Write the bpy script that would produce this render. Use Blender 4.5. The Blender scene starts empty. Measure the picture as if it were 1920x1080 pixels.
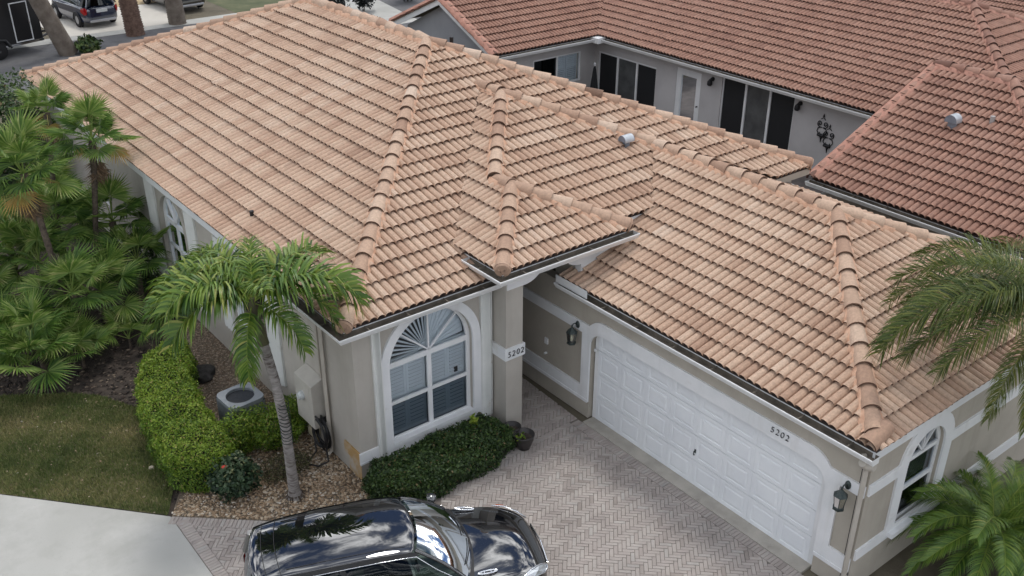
import bpy, bmesh, math, random
import numpy as np
from mathutils import Vector, Matrix
from mathutils.geometry import tessellate_polygon

random.seed(7)
RNG = np.random.default_rng(11)
D = bpy.data
SC = bpy.context.scene
COL = SC.collection
rad = math.radians

# ------------------------------------------------------------------ camera
cd = D.cameras.new('camera')
cam = D.objects.new('camera', cd)
COL.objects.link(cam)
cd.sensor_width = 36.0
cd.lens = 34.80
cd.clip_end = 2000.0
_yaw, _pit, _rol = rad(38.318), rad(27.794), rad(0.229)
_fw = Vector((math.sin(_yaw) * math.cos(_pit), math.cos(_yaw) * math.cos(_pit), -math.sin(_pit)))
_rt = Vector((math.cos(_yaw), -math.sin(_yaw), 0))
_up = _rt.cross(_fw)
_r2 = _rt * math.cos(_rol) + _up * math.sin(_rol)
_u2 = _up * math.cos(_rol) - _rt * math.sin(_rol)
CAM = Vector((-6.478, -12.38, 11.068))
cam.matrix_world = Matrix(((_r2.x, _u2.x, -_fw.x, CAM.x), (_r2.y, _u2.y, -_fw.y, CAM.y), (_r2.z, _u2.z, -_fw.z, CAM.z), (0, 0, 0, 1)))
SC.camera = cam

# ------------------------------------------------------------------ sky, sun, exposure
CLOUD = 0.0
SUN_EL, SUN_AZ = 70.0, 55.0      # azimuth counted clockwise from +Y
w = D.worlds.new('World')
SC.world = w
w.use_nodes = True
nt = w.node_tree
bg = nt.nodes['Background']
sky = nt.nodes.new('ShaderNodeTexSky')
sky.sky_type = 'NISHITA'
sky.sun_disc = False
sky.sun_elevation = rad(SUN_EL)
sky.sun_rotation = rad(SUN_AZ)
sky.air_density = 1.0
sky.dust_density = 1.2
sky.ozone_density = 1.0
tc = nt.nodes.new('ShaderNodeTexCoord')
sep = nt.nodes.new('ShaderNodeSeparateXYZ')
nt.links.new(tc.outputs['Generated'], sep.inputs[0])
def wmath(op, a, b=None):
    n = nt.nodes.new('ShaderNodeMath'); n.operation = op
    for i, v in enumerate((a, b)):
        if v is None: continue
        if isinstance(v, (int, float)): n.inputs[i].default_value = v
        else: nt.links.new(v, n.inputs[i])
    return n.outputs[0]
zc = wmath('ADD', wmath('ABSOLUTE', sep.outputs['Z']), 0.22)
cmb = nt.nodes.new('ShaderNodeCombineXYZ')
nt.links.new(wmath('DIVIDE', sep.outputs['X'], zc), cmb.inputs[0])
nt.links.new(wmath('DIVIDE', sep.outputs['Y'], zc), cmb.inputs[1])
nz = nt.nodes.new('ShaderNodeTexNoise')
nz.inputs['Scale'].default_value = 4.2
nz.inputs['Detail'].default_value = 10.0
nz.inputs['Roughness'].default_value = 0.58
nz.inputs['Distortion'].default_value = 0.35
wmap = nt.nodes.new('ShaderNodeMapping'); wmap.inputs['Location'].default_value = (0.0, 0.0, CLOUD)
nt.links.new(cmb.outputs[0], wmap.inputs['Vector'])
nt.links.new(wmap.outputs[0], nz.inputs['Vector'])
cr = nt.nodes.new('ShaderNodeValToRGB')
cr.color_ramp.elements[0].position = 0.44
cr.color_ramp.elements[1].position = 0.56
nt.links.new(nz.outputs['Fac'], cr.inputs[0])
mx = nt.nodes.new('ShaderNodeMixRGB')
nt.links.new(cr.outputs[0], mx.inputs[0])
skm = nt.nodes.new('ShaderNodeMixRGB'); skm.blend_type = 'MULTIPLY'; skm.inputs[0].default_value = 1.0
skm.inputs[2].default_value = (.40, .50, .66, 1)
nt.links.new(sky.outputs[0], skm.inputs[1])
nt.links.new(skm.outputs[0], mx.inputs[1])
cb = nt.nodes.new('ShaderNodeValToRGB')            # grey cloud bodies, brilliant cloud cores
cb.color_ramp.elements[0].position = 0.50; cb.color_ramp.elements[0].color = (9.5, 9.8, 10.4, 1)
cb.color_ramp.elements[1].position = 0.66; cb.color_ramp.elements[1].color = (40.0, 40.0, 40.5, 1)
nt.links.new(nz.outputs['Fac'], cb.inputs[0])
nt.links.new(cb.outputs[0], mx.inputs[2])
nt.links.new(mx.outputs[0], bg.inputs[0])
bg.inputs[1].default_value = 0.088

sd = D.lights.new('sun', 'SUN')
sd.energy = 1.3
sd.angle = rad(13)
sd.color = (1.0, 0.955, 0.89)
sun = D.objects.new('sun', sd)
COL.objects.link(sun)
_a = rad(SUN_AZ); _e = rad(SUN_EL)
sdir = Vector((math.sin(_a) * math.cos(_e), math.cos(_a) * math.cos(_e), math.sin(_e)))
sun.rotation_euler = sdir.to_track_quat('Z', 'Y').to_euler()
sun.location = (-10, -15, 25)

SC.render.engine = 'CYCLES'
SC.cycles.use_denoising = True
SC.cycles.max_bounces = 6
SC.cycles.transparent_max_bounces = 12
SC.view_settings.view_transform = 'Standard'
SC.view_settings.look = 'None'
SC.view_settings.exposure = 0.16
SC.view_settings.gamma = 1.0

# ------------------------------------------------------------------ materials
MATS = {}
def N(t, typ, **kw):
    n = t.nodes.new(typ)
    for k, v in kw.items():
        if k in n.inputs: n.inputs[k].default_value = v
        else: setattr(n, k, v)
    return n
def mat(name, c1, c2=None, scale=3.0, rough=0.8, bump=0.0, bscale=60.0, metal=0.0, spec=0.5, coat=0.0, detail=5.0,
        tint=None, tint_pos=None, speck=None, lo=0.35, hi=0.65, stretch=None, transl=0.0, dirt=None, streak=None):
    """Principled material; colour varies by world-space noise, by a per-piece 'tint' (object property or face attribute),
    and by specks."""
    if name in MATS: return MATS[name]
    m = D.materials.new(name); m.use_nodes = True
    t = m.node_tree
    b = t.nodes['Principled BSDF']
    b.inputs['Roughness'].default_value = rough
    b.inputs['Metallic'].default_value = metal
    b.inputs['Specular IOR Level'].default_value = spec
    b.inputs['Coat Weight'].default_value = coat
    b.inputs['Coat Roughness'].default_value = 0.03
    g = N(t, 'ShaderNodeNewGeometry')
    pos = g.outputs['Position']
    if stretch:
        mp = N(t, 'ShaderNodeMapping'); mp.inputs['Scale'].default_value = stretch
        t.links.new(pos, mp.inputs['Vector']); pos = mp.outputs[0]
    def noise(sc, det=5.0):
        n = N(t, 'ShaderNodeTexNoise', Scale=sc, Detail=det, Roughness=0.6)
        t.links.new(pos, n.inputs['Vector']); return n.outputs['Fac']
    def ramp(fac, els):
        r = N(t, 'ShaderNodeValToRGB')
        e = r.color_ramp.elements
        e[0].position, e[0].color = els[0][0], (*els[0][1], 1)
        e[1].position, e[1].color = els[-1][0], (*els[-1][1], 1)
        for p, c in els[1:-1]:
            x = e.new(p); x.color = (*c, 1)
        t.links.new(fac, r.inputs[0]); return r.outputs[0]
    def mix(f, a, bb, mode='MIX'):
        n = N(t, 'ShaderNodeMixRGB', blend_type=mode)
        for i, v in enumerate((f, a, bb)):
            if isinstance(v, (int, float)): n.inputs[i].default_value = v
            elif isinstance(v, tuple): n.inputs[i].default_value = (*v, 1)
            else: t.links.new(v, n.inputs[i])
        return n.outputs[0]
    if tint:
        a1 = N(t, 'ShaderNodeAttribute', attribute_type='OBJECT', attribute_name='tint')
        a2 = N(t, 'ShaderNodeAttribute', attribute_type='GEOMETRY', attribute_name='tint')
        ad = N(t, 'ShaderNodeMath', operation='ADD')
        t.links.new(a1.outputs['Fac'], ad.inputs[0]); t.links.new(a2.outputs['Fac'], ad.inputs[1])
        k = len(tint)
        col = ramp(ad.outputs[0], [((tint_pos[i] if tint_pos else i / (k - 1)), c) for i, c in enumerate(tint)])
        if c2 is not None:
            col = mix(1.0, col, ramp(noise(scale, detail), [(lo, c1), (hi, c2)]), 'MULTIPLY')
    elif c2 is not None:
        col = ramp(noise(scale, detail), [(lo, c1), (hi, c2)])
    else:
        col = None
        b.inputs['Base Color'].default_value = (*c1, 1)
    if speck and col is not None:
        sc, thr, sc_col = speck
        f = ramp(noise(sc, 3.0), [(thr, (0, 0, 0)), (min(1, thr + 0.06), (1, 1, 1))])
        col = mix(f, col, sc_col)
    if dirt and col is not None:
        sc, thr, w_, dcol = dirt
        f = ramp(noise(sc, 6.0), [(thr, (0, 0, 0)), (min(1, thr + w_), (1, 1, 1))])
        col = mix(f, col, dcol)
    if streak and col is not None:
        sc, thr, w_, dcol = streak
        mp = N(t, 'ShaderNodeMapping'); mp.inputs['Scale'].default_value = (1, 1, .09)
        t.links.new(g.outputs['Position'], mp.inputs['Vector'])
        n = N(t, 'ShaderNodeTexNoise', Scale=sc, Detail=4.0, Roughness=0.6); t.links.new(mp.outputs[0], n.inputs['Vector'])
        f = ramp(n.outputs['Fac'], [(thr, (0, 0, 0)), (min(1, thr + w_), (.24, .24, .24))])
        col = mix(f, col, dcol)
    if col is not None: t.links.new(col, b.inputs['Base Color'])
    if bump > 0:
        bn = N(t, 'ShaderNodeBump', Strength=bump, Distance=0.02)
        t.links.new(noise(bscale, 4.0), bn.inputs['Height'])
        t.links.new(bn.outputs[0], b.inputs['Normal'])
    if transl > 0:
        tr = N(t, 'ShaderNodeBsdfTranslucent')
        if col is not None: t.links.new(col, tr.inputs['Color'])
        else: tr.inputs['Color'].default_value = (*c1, 1)
        ms = N(t, 'ShaderNodeMixShader'); ms.inputs[0].default_value = transl
        t.links.new(b.outputs[0], ms.inputs[1]); t.links.new(tr.outputs[0], ms.inputs[2])
        t.links.new(ms.outputs[0], t.nodes['Material Output'].inputs['Surface'])
    MATS[name] = m
    return m
def glass(name, tintc=(0.8, 0.85, 0.85), alpha=0.55, rough=0.02, ior=1.5):
    """thin pane: part mirror, part see-through"""
    if name in MATS: return MATS[name]
    m = D.materials.new(name); m.use_nodes = True
    t = m.node_tree
    t.nodes.remove(t.nodes['Principled BSDF'])
    gl = N(t, 'ShaderNodeBsdfGlossy', Roughness=rough); gl.inputs['Color'].default_value = (0.9, 0.95, 1, 1)
    tr = N(t, 'ShaderNodeBsdfTransparent'); tr.inputs['Color'].default_value = (*[c * alpha for c in tintc], 1)
    fr = N(t, 'ShaderNodeFresnel', IOR=ior)
    ms = N(t, 'ShaderNodeMixShader')
    t.links.new(fr.outputs[0], ms.inputs[0]); t.links.new(tr.outputs[0], ms.inputs[1]); t.links.new(gl.outputs[0], ms.inputs[2])
    t.links.new(ms.outputs[0], t.nodes['Material Output'].inputs['Surface'])
    MATS[name] = m
    return m

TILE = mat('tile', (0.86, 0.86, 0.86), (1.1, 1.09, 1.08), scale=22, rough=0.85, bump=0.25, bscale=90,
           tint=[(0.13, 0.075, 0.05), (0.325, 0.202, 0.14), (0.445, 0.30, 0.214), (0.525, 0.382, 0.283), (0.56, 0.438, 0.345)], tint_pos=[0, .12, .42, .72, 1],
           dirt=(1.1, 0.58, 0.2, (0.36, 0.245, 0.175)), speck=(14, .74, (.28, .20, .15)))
TILE_N = mat('tile_terracotta', (0.82, 0.82, 0.82), (1.12, 1.1, 1.08), scale=6, rough=0.85, bump=0.25, bscale=90,
             tint=[(0.075, 0.035, 0.024), (0.225, 0.115, 0.085), (0.30, 0.165, 0.12), (0.35, 0.208, 0.157)], tint_pos=[0, .12, .5, 1],
             dirt=(.9, 0.6, 0.2, (0.21, 0.105, 0.075)), speck=(14, .70, (.15, .075, .055)))
MORTAR = mat('mortar', (0.50, 0.29, 0.19), (0.62, 0.40, 0.28), scale=9, rough=0.95, bump=0.5, bscale=45)
MORTAR_N = mat('mortar_pink', (0.38, 0.19, 0.14), (0.46, 0.25, 0.19), scale=9, rough=0.95, bump=0.5, bscale=45)
DECK = mat('roof_underlay', (0.06, 0.045, 0.04), rough=0.95)
STUCCO = mat('stucco', (0.40, 0.375, 0.335), (0.455, 0.43, 0.385), scale=1.2, rough=0.95, bump=0.4, bscale=110, dirt=(0.9, 0.62, 0.2, (0.36, 0.325, 0.28)), streak=(3.2, .52, .16, (.31, .28, .24)))
STUCCO_G = mat('stucco_tan', (0.37, 0.342, 0.29), (0.425, 0.392, 0.335), scale=1.2, rough=0.95, bump=0.4, bscale=110, dirt=(0.9, 0.62, 0.2, (0.32, 0.28, 0.235)), streak=(3.2, .52, .16, (.28, .245, .205)))
STUCCO_N = mat('stucco_grey', (0.43, 0.42, 0.42), (0.49, 0.48, 0.48), scale=1.0, rough=0.95, bump=0.35, bscale=110)
STUCCO_W = mat('stucco_greige', (0.30, 0.275, 0.25), (0.35, 0.32, 0.29), scale=1.0, rough=0.95, bump=0.35, bscale=110)
RUST = mat('stained_stucco', (0.42, 0.27, 0.11), (0.46, 0.41, 0.34), scale=2.6, rough=0.95, bump=0.4, bscale=110, lo=0.42, hi=0.62)
WHITE = mat('white_paint', (0.66, 0.68, 0.69), (0.74, 0.75, 0.76), scale=1.6, rough=0.55, bump=0.08, bscale=70, dirt=(2.0, 0.62, 0.16, (0.55, 0.54, 0.51)), streak=(4, .56, .14, (.50, .49, .46)))
DOORW = mat('door_white', (0.70, 0.73, 0.76), (0.77, 0.80, 0.82), scale=1.2, rough=0.5, dirt=(2.4, .62, .2, (.62, .64, .65)), streak=(4, .55, .2, (.60, .62, .63)))
OFFW = mat('shutter_metal', (0.62, 0.64, 0.62), (0.70, 0.71, 0.69), scale=2.5, rough=0.5, dirt=(3.0, 0.64, 0.12, (0.50, 0.47, 0.40)))
LOUVRE = mat('louvre_white', (0.80, 0.82, 0.83), rough=0.5)
GUTW = mat('gutter_white', (0.70, 0.71, 0.71), (0.78, 0.79, 0.79), scale=2, rough=0.4, dirt=(3.5, 0.66, 0.1, (0.50, 0.48, 0.44)))
GUTIN = mat('gutter_inside', (0.085, 0.075, 0.06), (0.17, 0.145, 0.115), scale=4, rough=0.9)
DARKIN = mat('dark_interior', (0.018, 0.019, 0.02), rough=0.9)
ROOMIN = mat('room_grey', (0.10, 0.11, 0.12), rough=0.9)
BLACKM = mat('black_metal', (0.022, 0.022, 0.024), rough=0.5, metal=0.4)
BRONZE = mat('aged_bronze', (0.035, 0.05, 0.05), (0.07, 0.085, 0.08), scale=30, rough=0.55, metal=0.5)
GALV = mat('galvanised', (0.42, 0.45, 0.48), (0.52, 0.55, 0.58), scale=8, rough=0.45, metal=0.6)
DOWNSP = mat('downspout_tan', (0.40, 0.37, 0.32), (0.46, 0.43, 0.38), scale=2, rough=0.6)
LETTER = mat('letter_black', (0.02, 0.02, 0.022), rough=0.5)
GLASS = glass('window_glass', (0.90, 0.96, 1.0), 0.97)
GLASS_S = glass('screened_glass', (0.66, 0.75, 0.82), 0.66)
GLASS_D = glass('dark_glass', (0.30, 0.33, 0.34), 0.5, 0.02, 1.38)
GLASS_L = glass('lantern_glass', (0.9, 0.9, 0.8), 0.9, 0.15)

# ------------------------------------------------------------------ mesh building
class MB:
    """collects polygons; build() links them as ONE mesh object"""
    def __init__(s): s.v = []; s.f = []; s.t = []; s.m = []; s.s = []
    def face(s, pts, tint=0.0, mi=0, smooth=False):
        i = len(s.v); s.v.extend([tuple(p) for p in pts]); s.f.append(list(range(i, i + len(pts)))); s.t.append(tint); s.m.append(mi); s.s.append(smooth)
    def mesh(s, vs, fs, tint=0.0, mi=0, smooth=False):
        i = len(s.v); s.v.extend([tuple(p) for p in vs])
        for f in fs:
            s.f.append([i + k for k in f]); s.t.append(tint); s.m.append(mi); s.s.append(smooth)
    def hexa(s, p, tint=0.0, mi=0):
        """8 corners: bottom 0-3 counter-clockwise, top 4-7"""
        s.mesh(p, [(0, 3, 2, 1), (4, 5, 6, 7), (0, 1, 5, 4), (1, 2, 6, 5), (2, 3, 7, 6), (3, 0, 4, 7)], tint, mi)
    def box(s, x0, x1, y0, y1, z0, z1, tint=0.0, mi=0, M=None):
        p = [(x0, y0, z0), (x1, y0, z0), (x1, y1, z0), (x0, y1, z0), (x0, y0, z1), (x1, y0, z1), (x1, y1, z1), (x0, y1, z1)]
        if M is not None: p = [M(*q) for q in p]
        s.hexa(p, tint, mi)
    def plate(s, outer, holes, w0, w1, M, tint=0.0, mi=0, smooth_side=False):
        """polygon with holes in (u,v), extruded from depth w0 to w1 through the map M(u,v,w)"""
        loops = [outer] + list(holes)
        flat = [q for l in loops for q in l]
        tris = tessellate_polygon([[Vector((q[0], q[1], 0)) for q in l] for l in loops])
        n = len(flat)
        vs = [M(q[0], q[1], w0) for q in flat] + [M(q[0], q[1], w1) for q in flat]
        fs = []
        for t in tris: fs.append((t[0], t[1], t[2])); fs.append((t[0] + n, t[2] + n, t[1] + n))
        s.mesh(vs, fs, tint, mi)
        o = 0
        for l in loops:
            k = len(l)
            sv = [M(q[0], q[1], w0) for q in l] + [M(q[0], q[1], w1) for q in l]
            s.mesh(sv, [(a, (a + 1) % k, (a + 1) % k + k, a + k) for a in range(k)], tint, mi, smooth_side)
    def tube(s, pts, r, n=8, tint=0.0, mi=0, cap=True, smooth=True, M=None):
        pts = [Vector(p) for p in pts]
        rs = r if isinstance(r, (list, tuple)) else [r] * len(pts)
        vs = []; ref = Vector((0, 0, 1))
        d0 = (pts[1] - pts[0]).normalized()
        if abs(d0.z) > 0.9: ref = Vector((1, 0, 0))
        a = d0.cross(ref).normalized()
        for i, p in enumerate(pts):
            d = (pts[min(i + 1, len(pts) - 1)] - pts[max(i - 1, 0)]).normalized()
            a = (a - d * a.dot(d))
            a = a.normalized() if a.length > 1e-6 else d.orthogonal().normalized()
            b = d.cross(a)
            for k in range(n):
                t = 2 * math.pi * k / n
                q = p + a * (rs[i] * math.cos(t)) + b * (rs[i] * math.sin(t))
                vs.append(M(*q) if M else q)
        fs = [(i * n + k, i * n + (k + 1) % n, (i + 1) * n + (k + 1) % n, (i + 1) * n + k) for i in range(len(pts) - 1) for k in range(n)]
        s.mesh(vs, fs, tint, mi, smooth)
        if cap:
            s.face(vs[:n][::-1], tint, mi); s.face(vs[-n:], tint, mi)
    def lathe(s, prof, c=(0, 0, 0), n=20, tint=0.0, mi=0, smooth=True):
        vs = [(c[0] + r * math.cos(2 * math.pi * k / n), c[1] + r * math.sin(2 * math.pi * k / n), c[2] + z) for r, z in prof for k in range(n)]
        fs = [(i * n + k, i * n + (k + 1) % n, (i + 1) * n + (k + 1) % n, (i + 1) * n + k) for i in range(len(prof) - 1) for k in range(n)]
        s.mesh(vs, fs, tint, mi, smooth)
    def data(s, name, mats):
        me = D.meshes.new(name)
        me.from_pydata(s.v, [], s.f)
        for m in (mats if isinstance(mats, (list, tuple)) else [mats]): me.materials.append(m)
        k = len(me.polygons)
        if k:
            if any(s.m): me.polygons.foreach_set('material_index', s.m)
            me.polygons.foreach_set('use_smooth', s.s)
            if any(s.t):
                at = me.attributes.new('tint', 'FLOAT', 'FACE'); at.data.foreach_set('value', s.t)
        me.update()
        return me
    def build(s, name, mats, parent=None, recalc=False, **kw):
        me = s.data(name, mats)
        if recalc:
            bm = bmesh.new(); bm.from_mesh(me); bmesh.ops.remove_doubles(bm, verts=bm.verts, dist=1e-5)
            bmesh.ops.recalc_face_normals(bm, faces=bm.faces); bm.to_mesh(me); bm.free()
        return link(name, me, parent, **kw)
def link(name, me, parent=None, **kw):
    o = D.objects.new(name, me); COL.objects.link(o)
    if parent is not None: o.parent = parent
    for k, v in kw.items(): o[k] = v
    return o
def thing(name, label, cat, loc=(0, 0, 0), rz=0.0, group=None):
    o = D.objects.new(name, None); COL.objects.link(o)
    o.empty_display_size = 0.2
    o.location = loc; o.rotation_euler = (0, 0, rz)
    o['label'] = label; o['category'] = cat
    if group: o['group'] = group
    return o
def tag(o, label, cat, group=None):
    o['label'] = label; o['category'] = cat
    if group: o['group'] = group
    return o
def struct(o): o['kind'] = 'structure'; return o
def stuff(o): o['kind'] = 'stuff'; return o
def arc(cx, cz, r, a0, a1, n, rz=None):
    rz = r if rz is None else rz
    return [(cx + r * math.cos(rad(a0 + (a1 - a0) * i / n)), cz + rz * math.sin(rad(a0 + (a1 - a0) * i / n))) for i in range(n + 1)]
def rect(u0, u1, v0, v1): return [(u0, v0), (u1, v0), (u1, v1), (u0, v1)]
def bevel(o, wd=0.01, seg=2):
    b = o.modifiers.new('bevel', 'BEVEL'); b.width = wd; b.segments = seg; b.limit_method = 'ANGLE'
    return o
def FRONT(y): return lambda u, v, ww: (u, y - ww, v)        # wall that faces -Y: u = x, w outwards
def LEFT(x): return lambda u, v, ww: (x - ww, u, v)         # wall that faces -X: u = y, w outwards
# ------------------------------------------------------------------ tiled roofs
TE, TW, TH, TL = 0.352, 0.30, 0.066, 0.05        # course, tile width (two rolls), roll height, butt lift
PROF = [(0.0, 0.0), (0.06, 0.028), (0.2, 0.052), (0.44, 0.062), (0.68, 0.052), (0.85, 0.028), (0.93, 0.0)]
US = [(k + t) * 0.15 for k in (0, 1) for t, _ in PROF] + [0.30]
HS = [h for k in (0, 1) for _, h in PROF] + [0.0]
def clip_poly(poly, cl):
    """Sutherland-Hodgman; both counter-clockwise, cl convex"""
    out = poly
    for i in range(len(cl)):
        a, b = cl[i], cl[(i + 1) % len(cl)]
        src, out = out, []
        if not src: break
        ex, ey = b[0] - a[0], b[1] - a[1]
        side = [ex * (q[1] - a[1]) - ey * (q[0] - a[0]) for q in src]
        for k in range(len(src)):
            p, q, sp, sq = src[k], src[(k + 1) % len(src)], side[k], side[(k + 1) % len(src)]
            if sp >= 0: out.append(p)
            if (sp >= 0) != (sq >= 0):
                t = sp / (sp - sq); out.append((p[0] + (q[0] - p[0]) * t, p[1] + (q[1] - p[1]) * t))
    return out
def area2(p): return sum(p[i][0] * p[(i + 1) % len(p)][1] - p[(i + 1) % len(p)][0] * p[i][1] for i in range(len(p)))
def make_tile_mesh(m, da=.05):
    b = MB()
    n = len(US)
    top = [(u, 0.0, h + TL) for u, h in zip(US, HS)] + [(u, TE + 0.05, h - .008) for u, h in zip(US, HS)]
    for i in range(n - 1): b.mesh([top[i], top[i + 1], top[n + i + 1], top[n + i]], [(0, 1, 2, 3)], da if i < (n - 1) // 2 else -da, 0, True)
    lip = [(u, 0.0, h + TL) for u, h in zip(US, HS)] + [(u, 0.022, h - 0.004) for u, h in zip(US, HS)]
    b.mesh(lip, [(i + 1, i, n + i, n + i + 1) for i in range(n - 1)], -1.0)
    return b.data('roof_tile', m)
def face_frame(A, B, P):
    A, B, P = Vector(A), Vector(B), Vector(P)
    n = (B - A).cross(P - A).normalized()
    if n.z < 0: n = -n
    v = (Vector((0, 0, 1)) - n * n.z).normalized()
    u = v.cross(n)
    return A, u, v, n
def px_size(p):
    d = Vector(p) - CAM
    z = d.dot(_fw)
    x = d.dot(_r2) / z; y = d.dot(_u2) / z
    if abs(x) > 0.53 or abs(y) > 0.31: return 0.0
    return 1.0 / (z * z)
VALLEYS = []
def roof_face(A, B, P, polys, rest, cand, colfn=None, off=0.0, start=-0.025):
    """lay tiles over the plane A,B,P inside the convex polygons (3D points); clipped tiles go to the mesh 'rest',
    whole ones are listed in cand"""
    O, u, v, n = face_frame(A, B, P)
    uv = lambda p: ((Vector(p) - O).dot(u), (Vector(p) - O).dot(v))
    for poly in polys:
        q = [uv(p) for p in poly]
        if area2(q) < 0: q = q[::-1]
        umin, umax = min(a[0] for a in q), max(a[0] for a in q)
        vmin, vmax = min(a[1] for a in q), max(a[1] for a in q)
        # leave an open joint along the valleys
        for va, vb in VALLEYS:
            a_, b_ = uv(va), uv(vb)
            if abs((Vector(va) - O).dot(n)) > .12 or abs((Vector(vb) - O).dot(n)) > .12: continue
            el_ = math.hypot(b_[0] - a_[0], b_[1] - a_[1]); nx_, ny_ = -(b_[1] - a_[1]) / el_, (b_[0] - a_[0]) / el_
            cx_, cy_ = sum(p[0] for p in q) / len(q), sum(p[1] for p in q) / len(q)
            sg_ = 1 if (cx_ - a_[0]) * nx_ + (cy_ - a_[1]) * ny_ > 0 else -1
            if min((p[0] - a_[0]) * nx_ * sg_ + (p[1] - a_[1]) * ny_ * sg_ for p in q) < -.15: continue
            big = 50.0; ox, oy = a_[0] + nx_ * sg_ * .022, a_[1] + ny_ * sg_ * .022; tx_, ty_ = -ny_, nx_
            hp = [(ox - tx_ * big, oy - ty_ * big), (ox + tx_ * big, oy + ty_ * big), (ox + tx_ * big + nx_ * sg_ * big, oy + ty_ * big + ny_ * sg_ * big), (ox - tx_ * big + nx_ * sg_ * big, oy - ty_ * big + ny_ * sg_ * big)]
            if area2(hp) < 0: hp = hp[::-1]
            q = clip_poly(q, hp)
        # tiles hang a little over the eave
        q = [(a[0], a[1] + start if abs(a[1]) < 1e-3 else a[1]) for a in q]
        for j in range(int(math.floor((vmin - start) / TE + 1e-4)), int(math.ceil((vmax - start) / TE))):
            v0 = start + j * TE
            sh = off + (0.15 if j % 2 else 0.0)
            for i in range(int(math.floor((umin - sh) / TW)) - 1, int(math.ceil((umax - sh) / TW)) + 1):
                u0 = sh + i * TW
                r = [(u0, v0), (u0 + TW, v0), (u0 + TW, v0 + TE), (u0, v0 + TE)]
                c = clip_poly(r, q)
                if len(c) < 3: continue
                ar = abs(area2(c)) / 2
                if ar < 0.002: continue
                h = random.random()
                tint = min(0.99, max(0.02, 0.56 + 0.15 * (h - 0.5) * 2 + 0.09 * math.sin(u0 * 1.1 + j * 0.7) * math.sin(j * 0.9 + u0 * .31) + 0.06 * random.gauss(0, 1)))
                if ar > TW * TE * 0.999:
                    M = Matrix(((u.x, v.x, n.x, 0), (u.y, v.y, n.y, 0), (u.z, v.z, n.z, 0), (0, 0, 0, 1)))
                    nj = 0.004 * random.random(); sl = random.random() < .03
                    M.translation = O + u * u0 + v * (v0 + random.uniform(-.006, .006) - (random.uniform(.01, .03) if sl else 0)) + n * (0.022 + nj)
                    M = M @ Matrix.Rotation(random.gauss(0, .016 if sl else .006), 4, 'Z') @ Matrix.Rotation(random.gauss(0, .005), 4, 'Y')
                    cand.append((px_size(M.translation + u * .15 + v * .17), M, tint))
                    continue
                for k in range(len(US) - 1):
                    ua, ub = u0 + US[k], u0 + US[k + 1]
                    s = clip_poly([(ua, v0), (ub, v0), (ub, v0 + TE + .05), (ua, v0 + TE + .05)], q)
                    if len(s) < 3: continue
                    def zz(a):
                        t = (a[0] - ua) / (ub - ua)
                        return HS[k] * (1 - t) + HS[k + 1] * t + TL * (1 - (a[1] - v0) / TE) + 0.022
                    rest.face([O + u * a[0] + v * a[1] + n * zz(a) for a in s], tint, 0, False)
                    lo = [a for a in s if abs(a[1] - v0) < 1e-6]
                    if len(lo) >= 2:
                        a, bb = min(lo), max(lo)
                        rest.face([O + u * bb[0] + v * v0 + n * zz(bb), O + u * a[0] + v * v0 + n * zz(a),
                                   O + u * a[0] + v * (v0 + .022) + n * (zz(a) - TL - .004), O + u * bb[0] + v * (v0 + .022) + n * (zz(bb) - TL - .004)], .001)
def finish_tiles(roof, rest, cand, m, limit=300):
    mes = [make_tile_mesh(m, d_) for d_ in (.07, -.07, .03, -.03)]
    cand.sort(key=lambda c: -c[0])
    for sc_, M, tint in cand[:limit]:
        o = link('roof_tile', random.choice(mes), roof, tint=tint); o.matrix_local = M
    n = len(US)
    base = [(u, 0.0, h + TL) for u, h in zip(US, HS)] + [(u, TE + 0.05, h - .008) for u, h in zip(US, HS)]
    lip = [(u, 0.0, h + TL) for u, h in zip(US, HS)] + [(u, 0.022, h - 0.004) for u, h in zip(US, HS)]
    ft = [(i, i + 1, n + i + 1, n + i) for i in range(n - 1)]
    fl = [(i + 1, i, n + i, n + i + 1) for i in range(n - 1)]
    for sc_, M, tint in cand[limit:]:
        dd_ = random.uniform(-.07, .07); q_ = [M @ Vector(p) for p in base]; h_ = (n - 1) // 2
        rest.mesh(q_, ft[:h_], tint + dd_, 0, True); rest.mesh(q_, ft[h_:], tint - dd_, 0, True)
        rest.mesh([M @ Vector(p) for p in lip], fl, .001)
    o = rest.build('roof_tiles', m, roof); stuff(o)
def cap_mesh(m, e=0.40):
    b = MB(); K = 10; L = e + 0.06
    def ring(x, r, z): return [(x, r * math.sin(rad(-98 + 196 * k / K)), z + r * math.cos(rad(-98 + 196 * k / K))) for k in range(K + 1)]
    r0, r1 = ring(0, .143, .03), ring(L, .120, .0)
    b.mesh(r0 + r1, [(k + 1, k, K + 1 + k, K + 2 + k) for k in range(K)], 0, 0, True)
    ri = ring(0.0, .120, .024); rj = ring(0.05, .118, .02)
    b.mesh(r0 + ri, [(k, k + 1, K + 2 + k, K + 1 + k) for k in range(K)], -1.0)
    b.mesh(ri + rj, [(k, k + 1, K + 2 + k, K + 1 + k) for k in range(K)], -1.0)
    return b.data('ridge_cap', m)
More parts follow.
